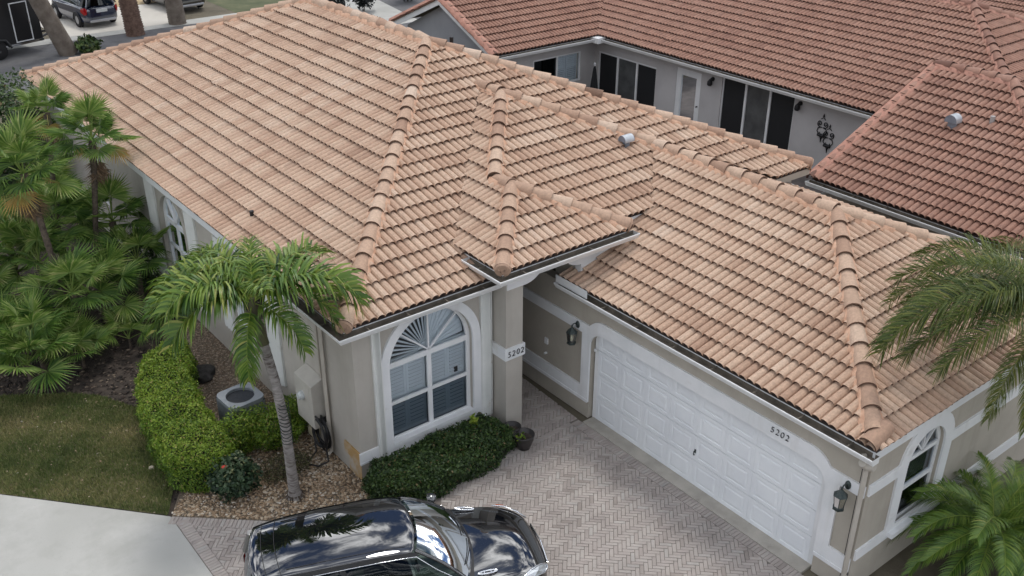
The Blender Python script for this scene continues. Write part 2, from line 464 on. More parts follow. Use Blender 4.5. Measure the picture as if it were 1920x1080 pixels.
def caps(roof, P0, P1, me, mortar_mb, tile_m, e=0.40, end_cap=False, lift=0.05, first=0.0):
    """barrel caps from the low end P0 to the high end P1, bedded in mortar"""
    P0, P1 = Vector(P0), Vector(P1)
    d = (P1 - P0); L = d.length; d.normalize()
    up = (Vector((0, 0, 1)) - d * d.z).normalized(); sd_ = up.cross(d)
    k = 0
    nn = max(1, round((L - first) / e)); ee = (L - first) / nn
    for k in range(nn):
        M = Matrix(((d.x, sd_.x, up.x, 0), (d.y, sd_.y, up.y, 0), (d.z, sd_.z, up.z, 0), (0, 0, 0, 1)))
        M.translation = P0 + d * (first + k * ee) + up * (lift + random.uniform(-.004, .004)) + sd_ * random.uniform(-.006, .006)
        o = link('ridge_cap', me, roof, tint=min(.95, max(.03, random.gauss(0.45, 0.2))))
        o.matrix_local = M @ Matrix.Rotation(random.uniform(-.015, .015), 4, 'Z')
    if end_cap:
        b = MB(); K = 16
        for z_, r_ in ((0, 0.147),):
            c = P0 + d * (first - 0.004) + up * (lift + 0.02)
            pts = [c + sd_ * (r_ * math.sin(2 * math.pi * q / K)) + up * (r_ * math.cos(2 * math.pi * q / K)) for q in range(K)]
            pts2 = [p - d * 0.035 + (c - p) * 0.12 for p in pts]
            b.mesh(pts + pts2, [(q, (q + 1) % K, K + (q + 1) % K, K + q) for q in range(K)], 0.35, 0, True)
            b.face(pts2, 0.35)
        b.build('hip_end', tile_m, roof)
    # mortar bed with a ragged edge
    ns = max(3, int(L / 0.075)); vs = []
    for i in range(ns + 1):
        c = P0 + d * (first + .03 + (L - first - .03) * i / ns)
        wl, wr = 0.165 + random.uniform(-.02, .035), 0.165 + random.uniform(-.02, .035)
        zl = random.uniform(0.015, .035)
        vs += [c + sd_ * wl + up * (zl - .01), c + sd_ * .12 + up * .115, c - sd_ * .12 + up * .115, c - sd_ * wr + up * (zl - .01)]
    mortar_mb.mesh(vs, [(i * 4 + k, i * 4 + k + 1, i * 4 + k + 5, i * 4 + k + 4) for i in range(ns) for k in range(3)], 0, 0, True)
def deck(mb, pts, dz=-0.006):
    mb.face([Vector(p) + Vector((0, 0, dz)) for p in pts])
GP = [(0, 0.0), (0, -.115), (.135, -.115), (.15, -.085), (.178, -.045), (.19, -.015), (.19, 0.0), (.173, 0.0)]
GI = [(.004, -.004), (.005, -.075), (.145, -.073), (.172, -.004)]
def gutter(parent, P0, P1, out, ends=(True, True), mitre=(0, 0)):
    """open K-style gutter along P0-P1 (top back edge), 'out' = outward unit vector; mitre lengthens the outer edge"""
    P0, P1, o = Vector(P0), Vector(P1), Vector(out)
    d = (P1 - P0).normalized()
    def run(pr):
        a = [P0 + o * x + Vector((0, 0, z)) - d * (x * mitre[0]) for x, z in pr]
        b = [P1 + o * x + Vector((0, 0, z)) + d * (x * mitre[1]) for x, z in pr]
        k = len(pr)
        return a + b, [(i, i + 1, k + i + 1, k + i) for i in range(k - 1)], a, b
    g = MB()
    vs, fs, a, b = run(GP); g.mesh(vs, fs)
    if ends[0]: g.face(a)
    if ends[1]: g.face(b)
    ob = g.build('gutter', GUTW, parent)
    g = MB(); vs, fs, a, b = run(GI); g.mesh(vs, fs)
    g.build('gutter_trough', GUTIN, ob)
    g = MB(); L = (P1 - P0).length; k = max(1, int(L / 0.75))
    for i in range(k):
        c = P0 + d * (L * (i + .5) / k)
        e = d * .011
        g.hexa([c - e + Vector((0, 0, -.008)), c + e + Vector((0, 0, -.008)), c + e + o * .171 + Vector((0, 0, -.008)), c - e + o * .171 + Vector((0, 0, -.008)),
                c - e, c + e, c + e + o * .171, c - e + o * .171])
    stuff(g.build('gutter_hangers', GUTIN, ob))
    return ob

# ------------------------------------------------------------------ the house
house = thing('house', 'beige stucco house with pale peach barrel-tile hip roof, nearest the camera', 'house')
mx0, mx1, my0, my1, ze, apy, apz = -0.22, 11.621, -0.191, 17.925, 3.183, 6.1135, 5.587
mxc = 5.7005
gx0, gx1, gy0, gz, gxr = 4.335, 11.627, -6.839, 2.684, 7.981
px0, px1, py0, pz, pxr = 2.564, 5.548, -0.682, 3.523, 4.056
ex_, ey0 = 5.895, -0.266
apex = (mxc, apy, apz); apex2 = (mxc, my1 - (apy - my0), apz)
gap = (gxr, -3.303, 4.080); emeet = (gxr, 1.202, 4.070)
pap = (pxr, 0.984, 4.157); pr0 = (pxr, 1.493, 4.157)
eap = (ex_, 3.661, 4.939); E0 = (ex_, 4.414, 4.939)
Vb = (px0, 0.701, pz); gvy = (6.526, -0.266, pz)
VALLEYS += [(Vb, E0), (gvy, emeet), ((17.9, 13.56, 2.55), (21.3, 16.76, 3.93))]
c00, c10, c01, c11 = (mx0, my0, ze), (mx1, my0, ze), (mx0, my1, ze), (mx1, my1, ze)
gc0, gc1 = (gx0, gy0, gz), (gx1, gy0, gz)
pc0, pc1 = (px0, py0, pz), (px1, py0, pz)
fz = lambda y: ze + (y - my0) * (apz - ze) / (apy - my0)       # main front plane
lz = lambda x: ze + (x - mx0) * (apz - ze) / (mxc - mx0)       # main left plane
glz = lambda x: gz + (x - gx0) * (gap[2] - gz) / (gxr - gx0)   # garage left plane
elz = lambda x: pz + (x - px0) * (eap[2] - pz) / (ex_ - px0)   # entry left plane
Z0 = lambda p, dz: (p[0], p[1], p[2] + dz)
roof_mb = MB(); rest = MB(); cand = []; mort = MB()
def lay(A, B, P, polys, off=0.0):
    for p in polys: deck(roof_mb, p)
    roof_face(A, B, P, polys, rest, cand, off=off)
# main roof
lay(c01, c00, apex, [[c00, apex, apex2, c01]])
yh = my0 + (px0 - mx0) * (apy - my0) / (mxc - mx0)
yv = 0.701
lay(c00, c10, apex, [[c00, (px0, my0, ze), (px0, yh, fz(yh))],
                     [(px0, yv - .05, fz(yv - .05)), (E0[0], E0[1] - .05, fz(E0[1] - .05)), apex, (px0, yh, fz(yh))],
                     [(px0, my0, ze), (px0 + .75, my0, ze), (px0 + .75, yv, fz(yv)), (px0, yv, fz(yv))],
                     [(E0[0], E0[1] - .05, E0[2] - .02), (10.35, my0, ze), c10, apex]])
lay(Z0(c10, -.14), Z0(c11, -.14), apex, [[Z0(c10, -.14), Z0(c11, -.14), apex2, apex]])
lay(c11, c01, apex2, [[c01, apex2, c11]])
# garage
yhg = gy0 + (6.526 - gx0) * (gap[1] - gy0) / (gxr - gx0)
lay((gx0, 0, gz), gc0, gap, [[gc0, (6.526, yhg, glz(6.526)), (6.526, -.2, glz(6.526)), (gx0, -.17, gz)],
                             [(6.526, yhg, glz(6.526)), gap, emeet, (6.526, -.24, glz(6.526))]], off=0.08)
lay(gc0, gc1, gap, [[gc0, gc1, gap]], off=0.04)
lay(Z0(gc1, -.16), (gx1, 2, gz - .16), gap, [[Z0(gc1, -.16), (gx1, 0.2, gz - .16), (gxr, 3.6, 4.07), gap]])
# entry and porch
yvp = lambda x: my0 + (elz(x) - ze) / ((apz - ze) / (apy - my0))
lay((px0, 1, pz), pc0, eap, [[pc0, pap, (pxr, yvp(pxr), elz(pxr)), Vb], [pr0, eap, E0, (pxr, yvp(pxr), elz(pxr))]], off=0.05)
lay((px0, ey0, pz), gvy, eap, [[pr0, (px1 + .02, ey0, pz), gvy, emeet, eap]], off=0.1)
lay(pc0, pc1, pap, [[pc0, pc1, pap]], off=0.12)
lay(pc1, (px1, ey0, pz), pap, [[pc1, (px1, ey0, pz), pr0, pap]])
deck(roof_mb, [eap, emeet, (8.6, 1.7, fz(1.7)), E0])
roof = roof_mb.build('roof', DECK, house)
finish_tiles(roof, rest, cand, TILE)
CAPM = cap_mesh(TILE)
Z = lambda p, dz: (p[0], p[1], p[2] + dz)
caps(roof, c00, apex, CAPM, mort, TILE, end_cap=True, first=0.05)
caps(roof, c10, apex, CAPM, mort, TILE, end_cap=True, first=0.05)
caps(roof, c01, apex2, CAPM, mort, TILE, end_cap=True)
caps(roof, apex2, apex, CAPM, mort, TILE)
caps(roof, gc0, gap, CAPM, mort, TILE, first=0.28)
caps(roof, gc1, gap, CAPM, mort, TILE, end_cap=True)
caps(roof, gap, emeet, CAPM, mort, TILE, e=.42)
caps(roof, emeet, eap, CAPM, mort, TILE)
caps(roof, pr0, eap, CAPM, mort, TILE)
caps(roof, eap, E0, CAPM, mort, TILE, e=.38)
caps(roof, pc0, pap, CAPM, mort, TILE, end_cap=True, first=0.05)
caps(roof, pc1, pap, CAPM, mort, TILE, end_cap=True, first=0.06)
caps(roof, pap, pr0, CAPM, mort, TILE, e=.45)
mort.build('mortar', MORTAR, roof)
# end piece of the garage hip: one cap turned down the eave
d_ = Vector((1, 0, .383)).normalized(); u_ = (Vector((0, 0, 1)) - d_ * d_.z).normalized(); s_ = u_.cross(d_)
M_ = Matrix(((d_.x, s_.x, u_.x, 0), (d_.y, s_.y, u_.y, 0), (d_.z, s_.z, u_.z, 0), (0, 0, 0, 1))); M_.translation = Vector((gx0 - .03, gy0 + .13, gz + .045))
link('ridge_cap', CAPM, roof, tint=.25).matrix_local = M_
# valley flashing lines, vents
def vent(parent, p, h=.34, r=.11):
    b = MB(); p = Vector(p)
    b.tube([p + Vector((0, 0, -.1)), p + Vector((0, 0, h * .6))], [r * .8, r * .8], 12)
    o = b.build('vent_pipe', mat('vent_dark', (.13, .15, .18), (.2, .22, .26), scale=8, rough=.6), parent)
    b = MB(); K = 10
    q = []
    ax = Vector((0, 1, 0)); sdv = Vector((1, 0, 0))
    for t_ in (-.13, .13):
        for k in range(K + 1):
            a = rad(-100 + 200 * k / K)
            q.append(p + Vector((0, 0, h * .62)) + sdv * t_ + ax * (r * 1.15 * math.sin(a)) + Vector((0, 0, r * 1.2 * math.cos(a))))
    b.mesh(q, [(k, k + 1, K + 2 + k, K + 1 + k) for k in range(K)], 0, 0, True)
    b.build('vent_hood', GALV, o)
    b = MB(); b.face([p_ + Vector((.004, 0, 0)) for p_ in q[:K + 1]]); b.face([p_ - Vector((.004, 0, 0)) for p_ in q[K + 1:]]); b.build('vent_mouth', MATS['vent_dark'], o)
    return o
vent(roof, (7.37, 1.38, 4.11), .3, .095)
b = MB(); b.tube([(.35, 4.23, 3.35), (.35, 4.23, 3.60)], .04, 10); b.build('vent_pipe', BLACKM, roof)
b = MB(); b.tube([(7.6, 7.9, 4.6), (7.6, 7.9, 5.12)], .05, 10); b.build('vent_pipe', BLACKM, roof)
# fascias, soffits
b = MB()
def fascia(x0, x1, y0, y1, zt, h=.17): b.box(x0, x1, y0, y1, zt - h, zt - .012)
fascia(mx0 + .01, mx0 + .04, my0 + .01, my1, ze)
fascia(mx0 + .04, 10.9, my0 + .01, my0 + .04, ze)
fascia(gx0 + .005, gx0 + .03, gy0 + .02, -.17, gz)
fascia(px0 + .01, px0 + .04, py0 + .04, .75, pz)
fascia(px0 + .01, px1, py0 + .01, py0 + .04, pz)
fascia(px1 - .03, px1, py0 + .04, ey0 + .6, pz)
fascia(px1, 6.5, ey0 + .01, ey0 + .04, pz)
b.build('fascia', WHITE, house)
b = MB(); b.box(gx0 - .005, gx1, gy0 + .005, gy0 + .045, gz - .16, gz - .004); b.build('fascia', WHITE, house, label='pale blue-white fascia board along garage gable side')
b = MB(); b.box(10.2, mx1 - .01, my0 + .0, my0 + .035, ze - .16, ze - .008); b.box(mx1 - .04, mx1 - .008, my0 + .035, my1, ze - .16, ze - .008); b.build('fascia', STUCCO_G, house)
b = MB()
b.box(mx0 + .04, .0, my0 + .04, my1, ze - .17, ze - .15); b.box(.0, 3.0, my0 + .04, .05, ze - .17, ze - .15)
b.box(px0 + .04, px1 - .03, py0 + .04, 2.9, pz - .17, pz - .15)
b.box(gx0 + .03, gx0 + .3, gy0 + .045, -.17, gz - .165, gz - .145)
b.build('soffit', WHITE, house)
gutter(house, (mx0, 3.5, ze - .02), (mx0, my0, ze - .02), (-1, 0, 0), (True, False), (0, 1))
gutter(house, (mx0, my0, ze - .02), (2.83, my0, ze - .02), (0, -1, 0), (False, True), (1, 0))
gutter(house, (px0, .25, pz - .02), (px0, py0, pz - .02), (-1, 0, 0), (True, False), (0, 1))
gutter(house, (px0, py0, pz - .02), (px1 + .06, py0, pz - .02), (0, -1, 0), (False, True), (1, 0))
gutter(house, (gx0, -.17, gz - .02), (gx0, gy0 - .06, gz - .02), (-1, 0, 0))
# raised splash guard on the garage gutter below the porch
b = MB(); b.box(gx0 - .135, gx0 - .127, -1.02, -.16, gz - .03, gz + .13); o = b.build('splash_guard', GUTW, house); bevel(o, .03)

# walls
b = MB()
OPEN_F = [(.645, .45), (2.395, .45)] + arc(1.52, 2.04, .875, 0, 180, 20)
b.plate([(0, 0), (2.84, 0), (2.84, 3.06), (0, 3.06)], [OPEN_F], 0, -.2, FRONT(0))
b.build('wall', STUCCO, house, label='beige stucco front wall with the tall arched window')
AW = [(7.1, .7), (8.5, .7)] + arc(7.8, 2.1, .7, 0, 180, 16)
MW = rect(3.3, 4.9, 1.0, 2.4)
FW_ = rect(12.6, 13.7, .9, 2.3)
b = MB(); b.plate([(.2, 0), (17.6, 0), (17.6, 3.06), (.2, 3.06)], [AW, MW, FW_], -.001, -.2, LEFT(0))
b.build('wall', STUCCO, house, label='long beige stucco side wall behind the palms')
b = MB()
b.box(.2, 11.4, 17.4, 17.6, 0, 3.06); b.box(11.2, 11.4, .3, 17.4, 0, 3.06); b.box(4.6, 11.4, .1, .3, 0, 3.05); b.box(2.64, 2.84, .2, 3.0, 0, 3.3); b.box(2.84, 4.38, 2.9, 3.1, 0, 3.4)
b.build('wall', STUCCO, house)
GO = [(-6.17, -.02), (-6.17, 1.62)] + arc(-5.84, 1.62, .33, 180, 90, 8)[1:] + arc(-1.33, 1.62, .33, 90, 0, 8) + [(-1.0, -.02)]
b = MB(); b.plate([(-6.8, 0), (-6.17, 0), (-6.17, 1.62)] + arc(-5.84, 1.62, .33, 180, 90, 8)[1:] + arc(-1.33, 1.62, .33, 90, 0, 8) + [(-1.0, 0), (2.9, 0), (2.9, 2.58), (-6.8, 2.58)], [], 0, -.2, LEFT(4.38))
b.build('wall', STUCCO_G, house, label='tan stucco wall around the garage door')
GWN = [(5.36, .78), (6.36, .78)] + arc(5.86, 1.92, .5, 0, 180, 14)
b = MB(); b.plate(rect(4.58, 11.5, 0, 2.58), [GWN], 0, -.2, FRONT(-6.8))
b.box(11.3, 11.5, -6.6, 0.1, 0, 2.58)
b.build('wall', STUCCO_G, house, label='tan stucco garage end wall beside the pygmy palm')
b = MB(); b.box(4.58, 11.3, -6.6, -.2, 2.5, 2.54); b.box(.2, 11.2, .3, 17.4, 2.98, 3.02); b.build('ceiling', ROOMIN, house)

# trim on the garage side
TR = 0.035
b = MB()
SO = [(-6.4, .37), (-6.4, 1.70)] + arc(-5.9, 1.72, .49, 165, 90, 7) + arc(-1.27, 1.72, .49, 90, 0, 9) + [(-.78, .37)]
b.plate([(-6.78, .37), (-6.17, .37), (-6.17, 1.62)] + arc(-5.84, 1.62, .33, 180, 90, 8)[1:] + arc(-1.33, 1.62, .33, 90, 0, 8) + [(-1.0, .37), (2.88, .37), (2.88, .67), (-.78, .67), (-.78, 1.82), (2.88, 1.82), (2.88, 2.03), (-.97, 2.03)]
        + arc(-1.33, 1.80, .42, 35, 90, 5) + arc(-5.84, 1.80, .42, 90, 145, 5) + [(-6.22, 2.03), (-6.78, 2.03), (-6.78, 1.83), (-6.4, 1.83), (-6.4, .68), (-6.78, .68)], [], 0, TR, LEFT(4.38))
b.build('trim_surround', WHITE, house)
for y0_, y1_ in ((-6.78, -6.18), (-.99, 2.85)):
    b = MB(); b.box(4.335, 4.38, y0_, y1_, .36, .425); b.build('trim_ledge', WHITE, house)
b = MB()
b.plate([(4.40, .66), (5.14, .66), (5.14, .66), (6.58, .66), (11.4, .66), (11.4, .85), (6.58, .85), (6.58, 1.87), (11.4, 1.87), (11.4, 2.06), (6.585, 2.06)]
        + arc(5.86, 1.94, .73, 10, 170, 14) + [(5.13, 2.06), (4.40, 2.06), (4.40, 1.87), (5.13, 1.87), (5.13, .85), (4.40, .85)],
        [[(5.36, .85), (6.36, .85)] + arc(5.86, 1.92, .5, 0, 180, 14)], 0, TR, FRONT(-6.8))
b.build('trim_surround', WHITE, house)
# garage window
def simple_window(name, M, opening, rects, arch=None, depth=-.10, glass_m=(GLASS_D,), label=None, blinds=None, room=.5):
    b = MB(); b.plate(opening, [rect(*r) for r in rects] + ([arch] if arch else []), depth, depth + .05, M)
    kw = {'label': label} if label else {}
    wo = b.build('window', WHITE, house, **kw)
    for i, r in enumerate(rects):
        b = MB(); b.face([M(u, v, depth + .02) for u, v in rect(*r)]); b.build('pane', glass_m[min(i, len(glass_m) - 1)], wo)
    if arch:
        b = MB(); b.face([M(u, v, depth + .02) for u, v in arch]); b.build('pane', glass_m[-1], wo)
    us = [q[0] for q in opening]; vs_ = [q[1] for q in opening]
    b = MB(); u0, u1, v0, v1 = min(us) - .1, max(us) + .1, min(vs_) - .1, max(vs_) + .1
    b.face([M(u0, v0, -room), M(u1, v0, -room), M(u1, v1, -room), M(u0, v1, -room)])
    b.face([M(u0, v0, -.205), M(u1, v0, -.205), M(u1, v0, -room), M(u0, v0, -room)]); b.face([M(u0, v1, -.205), M(u1, v1, -.205), M(u1, v1, -room), M(u0, v1, -room)])
    b.face([M(u0, v0, -.205), M(u0, v1, -.205), M(u0, v1, -room), M(u0, v0, -room)]); b.face([M(u1, v0, -.205), M(u1, v1, -.205), M(u1, v1, -room), M(u1, v0, -room)])
    b.build('room_lining', ROOMIN, wo)
    if blinds:
        b = MB(); u0, u1, v0, v1, st = blinds; z = v0
        while z < v1:
            b.face([M(u0, z, depth - .05), M(u1, z, depth - .05), M(u1, z + st * .8, depth - .03), M(u0, z + st * .8, depth - .03)]); z += st
        stuff(b.build('blind_slats', mat('blind_grey', (.62, .66, .68), rough=.6), wo))
    return wo
gw = simple_window('window', FRONT(-6.8), GWN, [(5.42, 6.30, .84, 1.36), (5.42, 6.30, 1.42, 1.9)], [(5.42, 1.97), (6.30, 1.97)] + arc(5.86, 1.97, .40, 20, 160, 10),
                   glass_m=(GLASS_D, GLASS, GLASS), label='arched garage window with grey blinds', blinds=(5.42, 6.3, 1.42, 1.9, .03))
b = MB()
for a in (50, 90, 130):
    c, s_ = math.cos(rad(a)), math.sin(rad(a))
    b.plate([(5.86 - s_ * .012, 1.97 + c * .012), (5.86 + s_ * .012, 1.97 - c * .012), (5.86 + s_ * .012 + c * .41, 1.97 - c * .012 + s_ * .41), (5.86 - s_ * .012 + c * .41, 1.97 + c * .012 + s_ * .41)], [], -.1, -.045, FRONT(-6.8))
b.build('glazing_bars', WHITE, gw)
b = MB(); b.box(5.2, 6.52, -6.92, -6.8, .70, .78); b.build('window_sill', WHITE, gw)

# garage door: sectional, four rows of eight raised panels
gd = MB(); gd.box(4.485, 4.52, -6.03, -1.12, .01, 2.3)
for k in range(5): pass
gdo = gd.build('garage_door', DOORW, house, label='white sectional garage door with raised panels')
PWID, PHT = 4.91 / 8, 2.04 / 4
def raised_panel():
    b = MB(); W2, H2 = PWID, PHT
    M = lambda u, v, ww: (-ww, -u, v)
    loops = [(.0, .0, 0.009), (.0, .0, .015), (.07, .07, .015), (.08, .08, .009), (.10, .10, .009), (.13, .13, .016)]
    vs = []
    for a, c, ww in loops:
        a0 = .0015 + a; c0 = .004 + c
        vs += [M(a0, c0, ww), M(W2 - a0, c0, ww), M(W2 - a0, H2 - c0, ww), M(a0, H2 - c0, ww)]
    fs = [(i * 4 + k, i * 4 + (k + 1) % 4, i * 4 + 4 + (k + 1) % 4, i * 4 + 4 + k) for i in range(len(loops) - 1) for k in range(4)]
    n = len(loops) * 4 - 4
    b.mesh(vs, fs + [(n, n + 1, n + 2, n + 3)])
    return b.data('door_panel', DOORW)
PM = raised_panel()
for r in range(4):
    for c in range(8):
        o = link('door_panel', PM, gdo); o.location = (4.485, -1.12 - c * PWID, .015 + r * PHT)
b = MB(); b.tube([(4.455, -3.6, .65), (4.43, -3.6, .66), (4.43, -3.6, .73), (4.458, -3.6, .74)], .009, 6); b.box(4.458, 4.47, -3.615, -3.585, .69, .76); b.build('door_handle', BRONZE, gdo)
b = MB(); b.box(4.47, 4.485, -1.12, -1.03, 0, 1.98); b.box(4.47, 4.485, -6.14, -6.03, 0, 1.98); b.box(4.468, 4.484, -6.14, -1.03, 1.90, 2.1); b.build('door_frame', WHITE, house)
b = MB(); b.box(4.4, 4.41, -1.13, -1.07, 1.52, 1.58); b.build('wall_switch', WHITE, house)

# tall arched window
fwin = simple_window('window', FRONT(0), OPEN_F, [(.72, 1.475, .57, 1.245), (1.565, 2.32, .57, 1.245), (.72, 1.475, 1.31, 1.99), (1.565, 2.32, 1.31, 1.99)],
                     [(.72, 2.09), (2.32, 2.09)] + arc(1.52, 2.09, .79, 3, 177, 20), depth=-.12, glass_m=(GLASS_S, GLASS_S, GLASS, GLASS, GLASS), label='tall arched window with white plantation shutters', room=.9)
b = MB()
for a in (42, 90, 138):
    c, s_ = math.cos(rad(a)), math.sin(rad(a)); wd = .014
    b.plate([(1.52 - s_ * wd, 2.09 + c * wd), (1.52 + s_ * wd, 2.09 - c * wd), (1.52 + s_ * wd + c * .79, 2.09 - c * wd + s_ * .79), (1.52 - s_ * wd + c * .79, 2.09 + c * wd + s_ * .79)], [], -.12, -.065, FRONT(0))
b.build('glazing_bars', WHITE, fwin)
b = MB()
b.plate([(.48, .30), (2.56, .30)] + [(2.56, 2.04)] + arc(1.52, 2.04, 1.04, 0, 180, 24)[1:-1] + [(.48, 2.04)], [[(.645, .52), (2.395, .52)] + arc(1.52, 2.04, .875, 0, 180, 24)], 0, .05, FRONT(0))
b.build('window_surround', WHITE, fwin)
b = MB(); b.box(.5, 2.66, -.14, -.047, .27, .335); b.box(.484, 2.72, -.10, -.045, .20, .262); b.box(.652, 2.388, -.06, .11, .455, .538); b.build('window_sill', WHITE, fwin)
Mf = FRONT(0)
for x0, x1 in ((.69, 1.085), (1.09, 1.485), (1.555, 1.95), (1.955, 2.35)):
    b = MB(); b.plate(rect(x0, x1, .55, 2.03), [rect(x0 + .05, x1 - .05, .62, 1.24), rect(x0 + .05, x1 - .05, 1.32, 1.96)], -.19, -.16, Mf)
    so = b.build('shutter_panel', LOUVRE, fwin)
    b = MB()
    for z0, z1 in ((.62, 1.24), (1.32, 1.96)):
        k = int((z1 - z0) / .07)
        for i in range(k):
            z = z0 + (i + .5) * (z1 - z0) / k
            b.hexa([Mf(x0 + .05, z - .024, -.15), Mf(x1 - .05, z - .024, -.15), Mf(x1 - .05, z - .017, -.147), Mf(x0 + .05, z - .017, -.147),
                    Mf(x0 + .05, z + .015, -.182), Mf(x1 - .05, z + .015, -.182), Mf(x1 - .05, z + .022, -.179), Mf(x0 + .05, z + .022, -.179)])
    stuff(b.build('louvres', LOUVRE, so))
b = MB()
b.plate(arc(1.52, 2.08, .17, 0, 180, 12), [], -.20, -.15, Mf)
for i in range(22):
    a = 8 + 164 * i / 21; c, s_ = math.cos(rad(a)), math.sin(rad(a))
    tw = .022 if a > 92 else .05
    q = [(1.52 + c * .15 - s_ * .008, 2.08 + s_ * .15 + c * .008), (1.52 + c * .15 + s_ * .008, 2.08 + s_ * .15 - c * .008),
         (1.52 + c * .80 + s_ * tw, 2.08 + s_ * .80 - c * tw), (1.52 + c * .80 - s_ * tw, 2.08 + s_ * .80 + c * tw)]
    b.plate(q, [], -.19, -.175, Mf)
b.plate(rect(.66, 2.38, 2.0, 2.1), [], -.20, -.15, Mf)
stuff(b.build('sunburst_louvres', LOUVRE, fwin))
b = MB(); b.box(2.1, 2.17, .145, .16, 1.36, 1.46); b.build('shutter_latch', BLACKM, fwin)
# accordion storm shutters stacked beside the windows
def stack(M, u0, u1, v0, v1, dep=.09):
    b = MB(); n = 6; pts = []
    for i in range(n + 1):
        u = u0 + (u1 - u0) * i / n
        pts.append((u, dep if i % 2 else dep * .55))
    for i in range(n):
        (ua, wa), (ub, wb) = pts[i], pts[i + 1]
        b.hexa([M(ua, v0, 0), M(ub, v0, 0), M(ub, v0, wb), M(ua, v0, wa), M(ua, v1, 0), M(ub, v1, 0), M(ub, v1, wb), M(ua, v1, wa)])
    b.box(u0 - .03, u0, v0, v1, 0, dep * .5, M=lambda u, v, ww: M(u, v, ww)); b.box(u1, u1 + .02, v0, v1, 0, dep * .8, M=lambda u, v, ww: M(u, v, ww))
    return b.build('storm_shutter', OFFW, house)
stack(FRONT(0), .375, .475, .27, 2.95); stack(FRONT(0), 2.60, 2.78, .27, 2.95)
stack(LEFT(0), 8.74, 9.16, .5, 2.95); stack(LEFT(0), 6.45, 6.85, .5, 2.95)
stack(LEFT(0), 2.78, 3.2, .55, 2.8); stack(LEFT(0), 5.0, 5.35, .75, 2.8)
sw = simple_window('window', LEFT(0), AW, [(7.2, 7.77, .8, 1.45), (7.83, 8.4, .8, 1.45), (7.2, 7.77, 1.5, 2.04), (7.83, 8.4, 1.5, 2.04)], [(7.2, 2.14), (8.4, 2.14)] + arc(7.8, 2.14, .6, 4, 176, 14),
                   glass_m=(GLASS_D, GLASS_D, GLASS_D, GLASS_D, GLASS_D), label='arched side window between the palms')
b = MB()
for a in (50, 90, 130):
    c, s_ = math.cos(rad(a)), math.sin(rad(a)); wd = .016
    b.plate([(7.8 - s_ * wd, 2.14 + c * wd), (7.8 + s_ * wd, 2.14 - c * wd), (7.8 + s_ * wd + c * .6, 2.14 - c * wd + s_ * .6), (7.8 - s_ * wd + c * .6, 2.14 + c * wd + s_ * .6)], [], -.1, -.04, LEFT(0))
b.build('glazing_bars', WHITE, sw)
b = MB(); b.plate([(6.95, .62), (8.65, .62), (8.65, 2.1)] + arc(7.8, 2.1, .85, 0, 180, 16)[1:-1] + [(6.95, 2.1)], [AW], 0, .04, LEFT(0)); b.build('window_surround', STUCCO, sw)
simple_window('window', LEFT(0), MW, [(3.37, 4.07, 1.07, 2.33), (4.13, 4.83, 1.07, 2.33)], None, glass_m=(GLASS_D,), label='two-pane side window behind the single palm')
simple_window('window', LEFT(0), FW_, [(12.67, 13.12, .97, 2.23), (13.18, 13.63, .97, 2.23)], None, glass_m=(GLASS_D,), label='far side window behind the fan palms')

# base trim and rust stain at the corner
b = MB(); b.box(-.03, .345, -.035, 0, .37, .60); b.box(-.036, .345, -.045, -.035, .37, .41); b.build('base_trim', WHITE, house)
b = MB(); b.box(-.035, -.001, 0, .52, .37, .60); b.build('base_trim', RUST, house, label='rust-stained base trim at the corner')
b = MB(); b.box(-.006, -.001, 0.0, .43, 0, .37); b.build('base_stain', RUST, house, label='orange irrigation stain low on the corner')
# downspouts
def downspout(pts, parent=house, r=(.035, .045), m=DOWNSP):
    b = MB(); b.tube(pts, [.045] * len(pts), 4, smooth=False); o = b.build('downspout', m, parent); return o
downspout([(-.16, .98, 3.05), (-.15, .98, 2.98), (-.055, .98, 2.85), (-.055, .98, .12), (-.14, .98, .06)])
b = MB(); b.tube([(-.03, 1.18, 3.0), (-.03, 1.18, .3)], .022, 8); b.build('conduit', DOWNSP, house)
downspout([(4.28, -6.70, 2.6), (4.28, -6.72, 2.5), (4.325, -6.745, 2.42), (4.325, -6.745, .1), (4.25, -6.8, .05)])
b = MB(); b.tube([(4.24, -6.72, 2.50), (4.32, -6.75, 2.44), (4.33, -6.86, 2.46)], [.07, .10, .07], 10); b.build('downspout_collar', DOWNSP, house)
b = MB(); b.box(4.377, 4.38, -6.70, -6.66, .1, 2.3); b.build('wall_joint', BLACKM, house)
# porch
b = MB(); b.box(2.84, 3.22, -.42, -.0, 0, 3.32); b.build('porch_column', STUCCO, house)
b = MB(); b.plate(rect(2.805, 3.255, -.455, .0), [rect(2.84, 3.22, -.42, .0 - .003)], 1.60, 1.84, lambda u, v, ww: (u, v, ww)); b.build('column_band', WHITE, house)
b = MB()
b.plate([(2.86, 3.02), (3.24, 3.02)] + [(3.24 + .42 * math.sin(rad(a)), 3.02 + .32 * (1 - math.cos(rad(a)))) for a in range(10, 91, 10)]
        + [(4.15, 3.34)] + [(4.15 + .42 * (1 - math.cos(rad(a))), 3.34 - .32 * (math.sin(rad(a)))) for a in range(0, 91, 15)] + [(4.57, 2.62), (5.5, 2.62), (5.5, 3.5), (2.86, 3.5)], [], 0, .16, FRONT(-.28))
b.build('porch_arch', WHITE, house)
b = MB(); b.box(4.59, 4.62, -.25, .25, 2.6, 3.4); b.build('wall', STUCCO_G, house)
